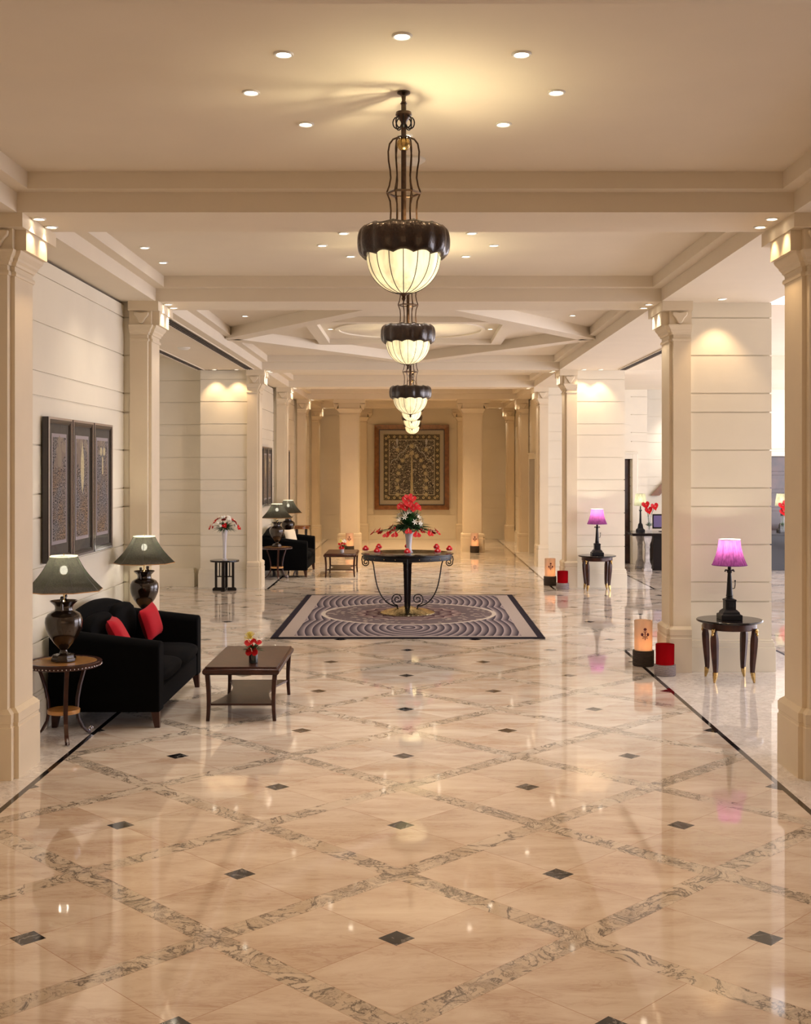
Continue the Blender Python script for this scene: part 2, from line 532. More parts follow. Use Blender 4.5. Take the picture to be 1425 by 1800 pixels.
c = MB()
c.box(-7.2, 10.2, -3.2, YEND + .3, ZC, ZC + .15)
struct('ceiling', c, 'plaster', smooth=False)
n_trim = [0]
def trim(mb, mat='plaster', **k):
    n_trim[0] += 1
    return struct('trim_%d' % n_trim[0], mb, mat, **k)

for i, yb in enumerate([3.95] + YB):
    b = MB().box(XC - 2.585, XC + 2.585, yb - .325, yb + .325, ZS, ZC + .02)
    b.box(XC - 2.48, XC + 2.48, yb - .43, yb + .43, ZT, ZC + .02)
    trim(b, smooth=False)
for s in (-1, 1):
    w = 3.72 if s > 0 else 3.0
    b = MB().box(XC + s * 2.585, XC + s * w, -3, 12.55, ZS, ZC + .02)
    b.box(XC + s * 2.585, XC + s * 3.72, 12.55, 20.3, ZS, ZC + .02)
    b.box(XC + s * 2.585, XC + s * (9.9 if s > 0 else 3.0), 20.3, 25.4, ZS, ZC + .02)
    b.box(XC + s * 2.585, XC + s * 3.0, 25.4, YEND, ZS, ZC + .02)
    b.box(XC + s * 2.48, XC + s * 2.6, -3, YEND, ZT, ZC + .02)
    trim(b, smooth=False)
b = MB().box(XC - 2.5, XC + 2.5, YEND - .10, YEND + .1, ZT, ZC); trim(b, smooth=False)

# rhombus of beams and raised square round the middle chandelier
ym = 16.42
b = MB()
def slant(mb, p, q, w, z0, z1):
    d = Vector((q[0] - p[0], q[1] - p[1], 0)); d.normalize(); nrm = Vector((-d.y, d.x, 0)) * w / 2
    ps = [Vector((p[0], p[1], 0)) + nrm, Vector((q[0], q[1], 0)) + nrm, Vector((q[0], q[1], 0)) - nrm, Vector((p[0], p[1], 0)) - nrm]
    mb.loft([[(a.x, a.y, z0) for a in ps], [(a.x, a.y, z1) for a in ps]])
for sx in (-1, 1):
    for sy in (-1, 1):
        slant(b, (XC + sx * 2.52, ym), (XC, ym + sy * 3.62), .26, 3.90, ZC + .01)
trim(b, smooth=False)
b = MB()
q = 1.22
for sx in (-1, 1):
    b.box(XC + sx * q, XC + sx * (q + .16), ym - q - .16, ym + q + .16, 3.975, ZC + .01)
    b.box(XC - q, XC + q, ym + sx * q, ym + sx * (q + .16), 3.975, ZC + .01)
trim(b, smooth=False)
b = MB().lathe([(1.00, ZC - .018), (1.06, ZC - .018), (1.06, ZC + .01), (1.00, ZC + .01), (1.00, ZC - .018)], 64, (XC, ym, 0), cap=False)
trim(b)

# walls
def wall(name, mb, mat='stone'): return struct(name, mb, mat, smooth=False)
zt = ZS - .025
w = MB(); courses(w, XC - 2.93, XC - 3.25, -3, 12.4, zt); wall('wall_left', w)
w = MB(); courses(w, XC - 2.93, XC - 3.25, 20.85, YEND, zt); wall('wall_left_far', w)
w = MB(); courses(w, XC - 3.6, -7.0, 20.70, 20.9, ZC); wall('wall_alcove_end', w)
w = MB(); courses(w, -7.0, -6.7, 12.3, 20.9, ZC); wall('wall_alcove_side', w)
w = MB(); courses(w, XC - 3.25, -7.0, 12.1, 12.4, ZC); wall('wall_alcove_front', w)
g = MB().box(XC - 2.97, XC - 3.2, -3, 12.3, ZS - .04, ZS + .01); g.box(XC - 2.97, XC - 3.2, 20.9, YEND, ZS - .04, ZS + .01)
struct('trim_shadow_gap', g, 'dark_gap', smooth=False)  # dark-coloured strip stands in for the shade in the gap
w = MB(); courses(w, -3.6, 3.6, YEND, YEND + .3, ZC); wall('wall_end', w)
w = MB().box(-7.2, 10.2, -3.3, -3.0, 0, ZC); wall('wall_behind', w)
w = MB(); courses(w, 9.9, 10.2, -3, 25.5, ZC); wall('wall_side_lounge', w)
# end wall of the side lounge with two openings and a niche
w = MB()
courses(w, 3.0, 4.0, 25.4, 25.7, ZC); courses(w, 4.72, 5.07, 25.4, 25.7, ZC)
w.box(4.0, 4.72, 25.4, 25.7, 2.30, ZC)
courses(w, 5.07, 7.60, 26.3, 26.6, ZC)
courses(w, 7.45, 7.60, 25.4, 26.4, ZC); courses(w, 8.9, 9.9, 25.4, 25.7, ZC); w.box(7.6, 8.9, 25.4, 25.7, 2.36, ZC)
wall('wall_side_end', w)
# side wall of the far bays with a doorway
w = MB()
courses(w, XC + 2.93, XC + 3.25, 25.2, 27.3, zt); courses(w, XC + 2.93, XC + 3.25, 28.75, YEND, zt)
w.box(XC + 2.93, XC + 3.25, 27.3, 28.75, 2.34, zt); wall('wall_right_far', w)
# baseboards
def board(name, x0, x1, y0, y1, t=.03):
    mb = MB()
    if x0 > x1: x0, x1 = x1, x0
    for (off, za, zb) in ((t, 0, .25), (t - .006, .25, .30), (t - .014, .30, .325)):
        mb.box(x0 - off, x1 + off, y0 - off, y1 + off, za, zb)
    return struct(name, mb, 'stone', bevel=.003)
board('baseboard_left', XC - 2.93, XC - 3.0, -3, 12.3)
board('baseboard_left_far', XC - 2.93, XC - 3.0, 20.9, YEND)
board('baseboard_end', -3.0, 3.0, YEND, YEND + .1)
board('baseboard_alcove', XC - 3.84, -6.7, 20.55, 20.7)
board('baseboard_right_far', XC + 2.93, XC + 3.0, 28.9, YEND)
board('baseboard_lounge', 4.9, 5.07, 25.4, 25.5)

# door openings
def door(name, x0, x1, y, zt_, frame=.11, mat='door_wood', panels=True):
    r = empty(name, ((x0 + x1) / 2, y, 0), kind='structure')
    hw = (x1 - x0) / 2
    f = MB().box(-hw - frame, -hw, -.05, .10, 0, zt_ + frame).box(hw, hw + frame, -.05, .10, 0, zt_ + frame).box(-hw, hw, -.05, .10, zt_, zt_ + frame)
    f.box(-hw - frame - .02, hw + frame + .02, -.07, .08, zt_ + frame, zt_ + frame + .035)
    f.build('door_frame', 'stone', r, bevel=.006)
    d = MB().box(-hw, hw, .14, .19, 0, zt_)
    for k in range(6):
        d.box(-hw + .06, hw - .06, .13, .15, .06 + k * zt_ / 6, (k + 1) * zt_ / 6 - .02)
    d.build('door_leaf', mat, r, bevel=.004)
    return r
door('door_1', 3.62, 4.74, 25.4, 2.29)
door('door_2', 7.62, 8.88, 25.4, 2.35)
d3 = door('door_3', -.70, .70, 0, 2.31)
d3.location = (XC + 2.93, 28.02, 0); d3.rotation_euler = (0, 0, -pi / 2)

# ------------------------------------------------------------------ columns
def outline(off, aA=2.69, yA=.185, aB=2.72, yB=.245, back=2.9):
    return [(back, -yB - off), (aB - off, -yB - off), (aB - off, -yA - off), (aA - off, -yA - off),
            (aA - off, yA + off), (aB - off, yA + off), (aB - off, yB + off), (back, yB + off)]

def section_loft(mb, s, levels):
    rings = []
    for z, off in levels:
        rings.append([(s * a, y, z) for a, y in outline(off)])
    mb.loft(rings)

def shield_outline(w=.078, h=.115):
    pts = [(-w, 0), (-w * .6, .004), (0, -.004), (w * .6, .004), (w, 0), (w * .95, -h * .28), (w * .62, -h * .52), (w * .40, -h * .78), (w * .26, -h * .97), (0, -h * 1.04)]
    return pts + [(-x, z) for x, z in reversed(pts[5:9])]

def column(s, yc, pier_a, pier=True):
    r = empty('column', (XC + (.04 if s < 0 else 0), yc, 0), kind='structure')
    r['label'] = 'cream stone column with pilaster on the %s side of the hall' % ('right' if s > 0 else 'left')
    m = MB(); section_loft(m, s, [(0, .04), (.35, .04), (.356, .033), (.375, .033), (.381, .038), (.44, .038), (.47, .004), (.47, 0)])
    m.build('column_base', 'moulding', r, smooth=False)
    m = MB(); section_loft(m, s, [(.46, 0), (3.41, 0)])
    m.build('column_shaft', 'moulding', r, smooth=False)
    m = MB(); section_loft(m, s, [(3.40, .010), (3.415, .014), (3.43, .010), (3.432, 0), (3.465, 0), (3.467, .012), (3.485, .016), (3.50, .03), (3.515, .034), (3.53, .045), (3.545, .055), (3.56, .060), (3.566, .060)])
    # die and abacus
    m.box(s * 2.60, s * 2.9, -.225, .225, 3.566, 3.71)
    m.box(s * 2.675, s * 2.9, -.275, .275, 3.566, 3.71)
    m.box(s * 2.59, s * 2.9, -.33, .40, 3.705, ZS)
    m.build('column_capital', 'moulding', r, smooth=False)
    sh = MB().prism([(s * 2.775 + x, 3.69 + z) for x, z in shield_outline()], -.305, -.27)
    sh.build('shield_ornament', 'moulding', r, bevel=.008)
    if pier:
        m = MB(); courses(m, s * 2.83, s * pier_a, -.20, .46 if pier_a > 3.2 else .2, ZS)
        m.build('pier', 'stone', r, smooth=False)
        m = MB()
        for off, za, zb in ((.035, 0, .25), (.028, .25, .30), (.018, .30, .325)):
            m.box(s * 2.83 - s * .0, s * (pier_a + off), -.20 - off, (.46 if pier_a > 3.2 else .2) + off, za, zb)
        m.build('pier_base', 'stone', r, bevel=.003)
    return r
for i, yc in enumerate(YC):
    column(-1, yc, 3.0 if i in (0, 3, 4, 5) else (3.0 if i == 1 else 3.72))
    column(1, yc, 3.74 if i < 4 else 3.0)

def free_column(x, y, hw=.245, base_hw=None, k=1.0):
    r = empty('column', (x, y, 0), kind='structure')
    def sq(off, n=.03):
        h = hw + off
        return [(-h + n, -h), (h - n, -h), (h - n, -h + n), (h, -h + n), (h, h - n), (h - n, h - n), (h - n, h), (-h + n, h), (-h + n, h - n), (-h, h - n), (-h, -h + n), (-h + n, -h + n)]
    def lv(L): return [[(a, b, z) for a, b in sq(o)] for z, o in L]
    MB().loft(lv([(0, .045), (.35, .045), (.36, .038), (.375, .038), (.38, .042), (.44, .042), (.47, 0)])).build('column_base', 'moulding', r, smooth=False)
    MB().loft(lv([(.46, 0), (3.41, 0)])).build('column_shaft', 'moulding', r, smooth=False)
    m = MB().loft(lv([(3.40, .012), (3.43, .012), (3.432, 0), (3.465, 0), (3.47, .012), (3.49, .02), (3.53, .045), (3.566, .06)]))
    h = hw + .06
    m.box(-h + .04, h - .04, -h + .04, h - .04, 3.566, 3.71)
    m.box(-h - .09, h + .09, -h - .03, h + .03, 3.705, ZS)
    m.build('column_capital', 'moulding', r, smooth=False)
    for sx in (-1, 1):
        sh = MB().prism([(sx * (hw + .085) + px * .9, 3.70 + z * 1.2) for px, z in shield_outline()], -.20, .20)
        sh.build('shield_ornament', 'moulding', r, bevel=.008)
    return r
free_column(-1.62, 29.28); free_column(1.46, 29.28)
for x in (-1.55, 1.43):
    free_column(x, YEND - .16, .17)

# ------------------------------------------------------------------ ceiling fittings
def make_downlight():
    r = empty('downlight')
    MB().lathe([(.030, .004), (.036, -.006), (.044, -.007), (.047, 0), (.047, .004)], 24).build('trim_ring', 'white_metal', r)
    MB().lathe([(.0005, -.001), (.031, -.001), (.031, .003)], 20).build('lamp_face', 'lens', r)
    return r
DL = make_downlight(); DL_used = [False]
def downlight(x, y, z, label, power, col, group, tilt=(0, 0), angle=100, blend=.9, size=.03):
    if not DL_used[0]: o = DL; DL_used[0] = True
    else: o = copy_tree(DL)
    o.location = (x, y, z - .002)
    tag(o, label, 'downlight', group)
    if power:
        lamp('SPOT', (x, y, z - .02), power, col, size, (tilt[0], tilt[1], 0), spot_size=radians(angle), spot_blend=blend)
    return o

BAYN = ['front', 'second', 'middle']
RP = {0: ['beside the chandelier toward the sofa side', 'left of and behind', '', '', '', '', '', '']}
POSN = ['on the right of the ring', 'right rear of the ring', 'rear of the ring, hidden partly by the stem', 'left rear of the ring', 'on the left of the ring', 'left front of the ring', 'front of the ring', 'right front of the ring']
CHX = -.055
CY = [6.04, 10.20, 16.35, 22.70, 27.10, 31.30]
for bi, (cy, rr, colr) in enumerate([(CY[0], .79, WARM), (CY[1], .75, NEUT), (CY[2], 1.12, NEUT)]):
    for k in range(8):
        a = k * pi / 4
        if bi == 2 and k in (2, 6): continue
        x, y = CHX + rr * cos(a), cy + rr * sin(a)
        downlight(x, y, ZC - (0.0), 'recessed downlight in the %s ceiling bay, %s' % (BAYN[bi], POSN[k]),
                  RING_W * (1.05, 1.3, 1.2)[bi], ((1, .62, .32) if bi == 0 else colr), 'downlights round the %s chandelier' % BAYN[bi])
for k, (x, y, nm) in enumerate([(-2.17, 15.85 - .9, 'by the left tip'), (2.02, 14.9, 'by the right tip'), (-1.92, 18.6, 'behind the left arm'), (1.80, 18.6, 'behind the right arm')]):
    downlight(x, y, ZC, 'recessed downlight %s of the rhombus of beams in the middle bay' % nm, RING_W * 1.3, NEUT, 'downlights outside the rhombus beams')
downlight(-2.38, 10.3, ZC, 'recessed downlight close to the left beam of the second bay, front of its pair', RING_W, SOFTW, 'pair of downlights over the sofa')
downlight(-2.38, 11.05, ZC, 'recessed downlight close to the left beam of the second bay, rear of its pair', RING_W, SOFTW, 'pair of downlights over the sofa')
ORD = ['first', 'second', 'third', 'fourth', 'fifth', 'sixth']
for i, yb in enumerate(YB):
    for s in (-1, 1):
        for j, dy in enumerate((-.13, .14)):
            # aimed at the capital right beside it
            downlight(XC + s * 2.50, yb + dy, ZS, 'bright downlight in the %s cross beam at the %s capital, %s of its pair' % (ORD[i], 'left' if s < 0 else 'right', 'front' if j == 0 else 'rear'),
                      SOFFIT_W, SOFTW if i else WARM, 'downlights washing the column capitals', (0, -s * radians(14)), 75, .8, .015)
for x, nm, s in ((-3.46, 'outer', -1), (-3.08, 'inner', -1), (2.93, 'inner', 1), (3.22, 'outer', 1)):
    downlight(x, 20.18, ZS, 'small downlight in front of the third pier on the %s, %s one' % ('left' if s < 0 else 'right', nm), 14, WARM, 'downlights washing the third piers', (radians(12), 0), 80, .7, .015)
downlight(3.1, 11.75, ZS, 'small downlight above the purple-shaded lamp at the second pier', 14, WARM, 'downlights over the purple lamps', (radians(10), 0), 80, .7, .015)

def grille(x, y0, y1, label, wdt=.11):
    r = empty('ceiling_grille', (x, y0, ZS), label=label, cat='ceiling vent', group='linear vents in the soffits')
    L = y1 - y0
    MB().box(-wdt / 2, wdt / 2, 0, L, -.004, .0).build('backing', 'dark_gap', r, smooth=False)
    f = MB().box(-wdt / 2 - .015, -wdt / 2, 0, L, -.014, 0).box(wdt / 2, wdt / 2 + .015, 0, L, -.014, 0).box(-wdt / 2, wdt / 2, -.015, 0, -.014, 0).box(-wdt / 2, wdt / 2, L, L + .015, -.014, 0)
    f.build('frame', 'plaster', r, smooth=False)
    sl = MB()
    for k in range(3):
        xx = -wdt / 2 + wdt * (k + .75) / 3.5
        sl.box(xx, xx + .012, 0, L, -.012, -.003)
    for k in range(int(L / .12)):
        sl.box(-wdt / 2, wdt / 2, k * .12, k * .12 + .01, -.009, -.003)
    sl.build('slats', 'grille', r, smooth=False)
grille(-2.84, 12.8, 20.1, 'long dark linear vent in the soffit above the left opening, beside the beam', .14)
grille(-3.70, 12.9, 20.2, 'grey linear vent at the outer edge of the soffit above the left opening')
grille(3.60, 13.0, 20.2, 'linear vent in the soffit between the second and third piers on the right')
def detector(x, y, z, label, rad=.05):
    o = MB().lathe([(rad, .0), (rad, -.012), (rad * .7, -.03), (.001, -.034)], 24).build('smoke_detector', 'white_metal')
    o.location = (x, y, z); tag(o, label, 'smoke detector')
detector(-3.26, 16.5, ZS, 'flat round detector on the soffit above the left opening', .09)
detector(-.02, 7.35, ZC, 'pale round ceiling disc behind the stem of the big front chandelier', .09)
o = MB().lathe([(.055, 0), (.055, -.008), (.02, -.012), (.001, -.012)], 20).build('speaker_disc', 'grille'); o.location = (-1.6, 19.0, ZC); tag(o, 'small dark disc in the ceiling left of the middle chandelier', 'ceiling disc')
o = MB().lathe([(.055, 0), (.055, -.008), (.02, -.012), (.001, -.012)], 20).build('speaker_disc', 'grille'); o.location = (1.52, 19.0, ZC); tag(o, 'small dark disc in the ceiling right of the middle chandelier', 'ceiling disc')
o = MB().box(-.16, .16, -.3, .3, -.03, 0).build('light_panel', plain('panel_lit', (1, 1, 1), .5, emit=(.95, .95, 1), es=.6), bevel=.004)
o.location = (4.2, 13.4, ZC); tag(o, 'white rectangular lit panel in the side lounge ceiling', 'ceiling light')

# ------------------------------------------------------------------ chandeliers
def make_chandelier(drop=0.0):
    """origin: the ceiling point.  z runs down."""
    r = empty('chandelier')
    z = lambda v: v - ZC           # measured world heights of the first chandelier
    D = -drop
    MB().lathe([(.034, 0), (.034, -.008), (.012, -.02), (.010, -.05), (.018, -.06), (.010, -.07), (.010, -.10), (.040, -.105), (.043, -.12), (.030, -.135), (.016, -.155), (.013, -.17)], 20).build('ceiling_rose', 'bronze', r)
    MB().lathe([(.0135, -.05), (.0135, z(3.30) + D)], 14).build('stem', 'bronze', r)
    # curled leaves
    m = MB()
    for k in range(8):
        a = 2 * pi * k / 8
        pth = []
        for j in range(12):
            t = j / 11; ph = -pi / 2 * .2 + t * 1.55 * pi
            rr = .034 + .022 * sin(ph) * 1.0; zz = z(3.885) + .030 * cos(ph)
            pth.append((rr * cos(a) * (1 if t < .99 else .9), rr * sin(a), zz))
        m.tube(pth, .0035, 6)
    m.build('curled_leaves', 'iron', r)
    MB().sphere((0, 0, z(3.775)), .036, 16).build('crown_ball', 'brass', r)
    # hanging rods
    prof = [(.012, 3.80), (.03, 3.812), (.055, 3.80), (.073, 3.77), (.080, 3.72), (.078, 3.66), (.070, 3.60), (.067, 3.55), (.074, 3.50), (.086, 3.458), (.082, 3.44), (.070, 3.40), (.066, 3.34), (.068, 3.28), (.076, 3.22), (.090, 3.17)]
    def zz(v):   # rods stretch with the drop
        return z(3.80) + (v - 3.80) * ((.63 - D) / .63)
    # start of the band is world 3.35; rods end inside it
    for k in range(6):
        a = 2 * pi * k / 6
        pts = []
        for (a0, b0), (a1, b1) in zip(prof[:-1], prof[1:]):
            for j in range(3):
                t = j / 3; pts.append(((a0 + (a1 - a0) * t) * cos(a), (a0 + (a1 - a0) * t) * sin(a), zz(3.80 + (b0 + (b1 - b0) * t - 3.80) * .80)))
        MB().tube(pts, .0048, 6).build('hanging_rod', 'bronze', r)
    hz = zz(3.80 + (3.45 - 3.80) * .80)
    hexp = [(.086 * cos(2 * pi * k / 6), .086 * sin(2 * pi * k / 6), hz) for k in range(6)]
    m = MB()
    for k in range(6):
        m.tube([hexp[k], hexp[(k + 1) % 6]], .006, 6)
    m.build('hoop', 'bronze', r)
    # lobed band
    nl = 12
    def lob(th, zz_): return 1 + .07 * abs(cos(nl * th / 2)) - .045
    zb, ztop = z(3.195) + D, z(3.338) + D
    prof = []
    for j in range(13):
        t = j / 12; ang = -pi / 2 + t * pi
        prof.append((.205 + .030 * cos(ang) ** .7 if cos(ang) > 0 else .205, (zb + ztop) / 2 + (ztop - zb) / 2 * sin(ang)))
    inner = [(.17, ztop - .02), (.168, zb + .03)]
    b_ = MB(); rings = []
    seg = 96
    for (rr, hz_) in prof + inner + [prof[0]]:
        ring = []
        for i in range(seg):
            th = 2 * pi * i / seg; k = rr * lob(th, 0)
            dz = (.012 * (1 - abs(cos(nl * th / 2))) if hz_ > (zb + ztop) / 2 + .05 else (-.014 * (1 - abs(cos(nl * th / 2))) if hz_ < (zb + ztop) / 2 - .05 else 0))
            ring.append((k * cos(th), k * sin(th), hz_ + dz))
        rings.append(ring)
    b_.loft(rings, False)
    b_.build('band', 'band', r, ang=60)
    MB().lathe([(.188, zb + .024), (.198, zb + .024), (.198, zb + .012), (.188, zb + .012), (.188, zb + .024)], 48, cap=False).build('brass_rim', 'brass', r)
    # bowl
    R, dep, z0 = .19, .205, zb + .010
    nr = 16
    prof = [(R * cos(pi / 2 * j / 14) + .0005, z0 - dep * sin(pi / 2 * j / 14) ** .92) for j in range(15)]
    MB().lathe(prof, 96, mod=lambda th, q: 1 + .018 * abs(sin(nr * th / 2)), cap=False).build('bowl', 'bowl', r)
    for k in range(nr):
        a = 2 * pi * k / nr
        pts = [((rr + .0008) * cos(a), (rr + .0008) * sin(a), q) for rr, q in prof[:-1]]
        MB().tube(pts, .0022, 5).build('rib', 'iron', r)
    zb2 = z0 - dep
    MB().lathe([(.028, zb2 + .006), (.028, zb2), (.014, zb2 - .008), (.008, zb2 - .016), (.012, zb2 - .024), (.007, zb2 - .034), (.001, zb2 - .042)], 16).build('finial', 'bronze', r)
    return r, zb
LAB = ['bronze chandelier with cream bowl in the front ceiling bay, its whole stem showing',
       'bronze chandelier with cream bowl in the second bay, its stem hidden by the one before',
       'largest chandelier of the row, with broad dark band, hanging over the round table',
       'small cream chandelier bowl directly behind the one above the round table',
       'small cream chandelier bowl, fifth along the row down the hall',
       'cream chandelier bowl last in the row, just in front of the tapestry']
ch, zb = make_chandelier(0.0)
for i, cy in enumerate(CY):
    o = ch if i == 0 else copy_tree(ch)
    k = 1.24 if i == 2 else 1.0
    if i == 2: o.scale = (k, k, 1.147)
    o.location = (CHX, cy, ZC)
    tag(o, LAB[i], 'chandelier', 'chandeliers along the hall')
    zz_ = ZC + zb * (1.147 if i == 2 else 1)
    colr = [WARM, SOFTW, SOFTW, SOFTW, WARM, WARM][i]
    lamp('POINT', (CHX + .05, cy - .03, zz_ - .02), CHAND_W * (1.3 if i == 2 else 1), (1, .86, .62), .03)
    lamp('SPOT', (CHX + .07, cy - .05, zz_ + .10), 15, (1, .84, .52), .02, (pi, 0, 0), spot_size=radians(150), spot_blend=1)
    if i > 2:      # far bays: hidden rings assumed as in the near bays, added to brighten the end
        for k in range(4):
            a = pi / 4 + k * pi / 2
            downlight(CHX + .75 * cos(a), cy + .70 * sin(a), ZC, 'recessed downlight of the %s bay, hidden by the beams, %s' % (ORD[i], ['rear right one', 'rear left one', 'front left one', 'front right one'][k]), 120, WARM if i > 3 else SOFTW, 'downlights of the far bays')

# ------------------------------------------------------------------ rug and round table
rg = empty('rug', (RUG['x'], RUG['y'], 0), label='patterned purple and cream rug with black border under the round table', cat='rug')
MB().box(-RUG['w'] / 2, RUG['w'] / 2, -RUG['l'] / 2, RUG['l'] / 2, .0, .014).build('pile', 'rug', rg, smooth=False)
m = MB()
hw, hl = RUG['w'] / 2, RUG['l'] / 2
m.tube([(-hw, -hl, .009), (hw, -hl, .009), (hw, hl, .009), (-hw, hl, .009)], .009, 6, closed=True)
m.build('bound_edge', 'rug_edge', rg)

TX, TY = -.098, 16.72
def spiral(cx, cz, r0, r1, a0, turns, n=26):
    return [(cx + (r0 + (r1 - r0) * j / (n - 1)) * cos(a0 + turns * 2 * pi * j / (n - 1)), cz + (r0 + (r1 - r0) * j / (n - 1)) * sin(a0 + turns * 2 * pi * j / (n - 1))) for j in range(n)]
rt = empty('round_table', (TX, TY, .0165), label='round black table with wrought iron scrolls and hammered gold base on the rug', cat='table')
MB().lathe([(.001, .862), (.655, .862), (.663, .858), (.663, .848), (.650, .842), (.001, .842)], 64).build('tabletop', 'blackwood', rt, ang=30)
m = MB().lathe([(.60, .842), (.635, .842), (.642, .81), (.636, .775), (.60, .770), (.60, .842)], 64, cap=False)
m.build('apron', 'iron', rt, ang=30)
m = MB()
for k in range(24):
    a = 2 * pi * k / 24; m.sphere((.643 * cos(a), .643 * sin(a), .808), .007, 8)
m.build('studs', 'brass', rt)
m = MB().loft([[(x * w, y * w, z) for x, y in ((-1, -1), (1, -1), (1, 1), (-1, 1))] for z, w in ((.06, .042), (.70, .060), (.71, .066), (.77, .066))])
m.build('post', 'blackwood', rt, bevel=.006)
MB().lathe([(.385, 0), (.385, .012), (.30, .045), (.12, .075), (.06, .10), (.05, .10)], 72, mod=lambda th, q: 1 + .02 * cos(36 * th)).build('base_plate', 'gilt', rt, ang=25)
for k in range(4):
    a = k * pi / 2
    A = Matrix.Rotation(a, 4, 'Z')
    crv = [(.52, .775), (.49, .70), (.475, .60), (.455, .48), (.425, .36), (.37, .24), (.29, .15), (.20, .105), (.12, .10)]
    sm = []
    for j in range(len(crv) - 1):
        for t in (0, .25, .5, .75):
            p0 = crv[max(j - 1, 0)]; p1 = crv[j]; p2 = crv[j + 1]; p3 = crv[min(j + 2, len(crv) - 1)]
            f = lambda q0, q1, q2, q3: .5 * (2 * q1 + (q2 - q0) * t + (2 * q0 - 5 * q1 + 4 * q2 - q3) * t * t + (3 * q1 - q0 - 3 * q2 + q3) * t ** 3)
            sm.append((f(p0[0], p1[0], p2[0], p3[0]), f(p0[1], p1[1], p2[1], p3[1])))
    m = MB().tube([(x, 0, z) for x, z in sm], .009, 8).xf(A); m.build('scroll_leg', 'iron', rt)
    m = MB().tube([(x, 0, z) for x, z in spiral(.595, .725, .055, .012, pi / 2 * .2, -1.6)], .008, 7)
    m.tube([(.648, 0, .735), (.655, 0, .77), (.645, 0, .82)], .008, 7).xf(A); m.build('rim_scroll', 'iron', rt)
    m = MB().tube([(x, 0, z) for x, z in spiral(.145, .20, .088, .015, -pi / 2, 1.75, 36)], .008, 7)
    m.tube([(.145, 0, .112), (.145, 0, .06)], .010, 7).xf(A); m.build('foot_scroll', 'iron', rt)

# ------------------------------------------------------------------ flowers
def heart(size, cup=.25, n=18):
    pts = []
    for i in range(n):
        t = 2 * pi * i / n
        x = 16 * sin(t) ** 3 / 17; y = (13 * cos(t) - 5 * cos(2 * t) - 2 * cos(3 * t) - cos(4 * t)) / 17
        pts.append((x * size * .55, y * size * .62))
    return pts
def orient(d):
    d = Vector(d).normalized()
    return d.to_track_quat('Z', 'Y').to_matrix().to_4x4()
def anthurium(mb, sp, pos, normal, size, roll=0.0, cup=.35):
    pts = heart(size)
    M4 = Matrix.Translation(Vector(pos)) @ orient(normal) @ Matrix.Rotation(roll, 4, 'Z')
    ring = [(x, y, cup * (x * x + y * y) / size + .002) for x, y in pts]
    mid = [(x * .5, y * .5 + .0, cup * .25 * (x * x + y * y) / size) for x, y in pts]
    n = len(pts)
    top = ring + mid + [(0, 0, 0)]
    low = [(x, y, z - .003) for x, y, z in top]
    fs = []
    for i in range(n):
        j = (i + 1) % n
        fs += [(i, j, n + j, n + i), (n + i, n + j, 2 * n)]
    k = 2 * n + 1
    fs += [tuple(reversed([q + k for q in f])) for f in fs]
    fs += [(i, (i + 1) % n, (i + 1) % n + k, i + k) for i in range(n)]
    i0 = len(mb.v); mb.add(top + low, fs); mb.xf(M4, i0)
    i0 = len(sp.v)
    sp.tube([(0, size * .05, 0), (0, -size * .02, size * .25), (0, -size * .1, size * .5)], lambda t: size * .055 * (1 - .5 * t), 6); sp.xf(M4, i0)
def star_flower(mb, pos, normal, size, n=6):
    M4 = Matrix.Translation(Vector(pos)) @ orient(normal)
    i0 = len(mb.v)
    for k in range(n):
        a = 2 * pi * k / n
        L = size; w = size * .28
        R = Matrix.Rotation(a, 4, 'Z'); j0 = len(mb.v)
        mb.add([(0, 0, 0), (L * .45, -w / 2, L * .22), (L, 0, L * .30), (L * .45, w / 2, L * .22), (L * .45, 0, L * .12)], [(0, 1, 4), (1, 2, 4), (2, 3, 4), (3, 0, 4)])
        mb.xf(R, j0)
    mb.xf(M4, i0)
def leafy(mb, pos, d, L, w):
    d = Vector(d).normalized(); side = d.cross(Vector((0, 0, 1)))
    if side.length < .1: side = Vector((1, 0, 0))
    side.normalize(); p = Vector(pos); up = side.cross(d)
    m_ = p + d * L * .5 + up * L * .12; e = p + d * L
    mb.add([p, m_ - side * w / 2, e, m_ + side * w / 2, m_ - up * w * .15], [(0, 1, 4), (1, 2, 4), (2, 3, 4), (3, 0, 4)])
def rdir(el0, el1):
    a = random.uniform(0, 2 * pi); e = random.uniform(el0, el1)
    return Vector((cos(a) * cos(e), sin(a) * cos(e), sin(e)))

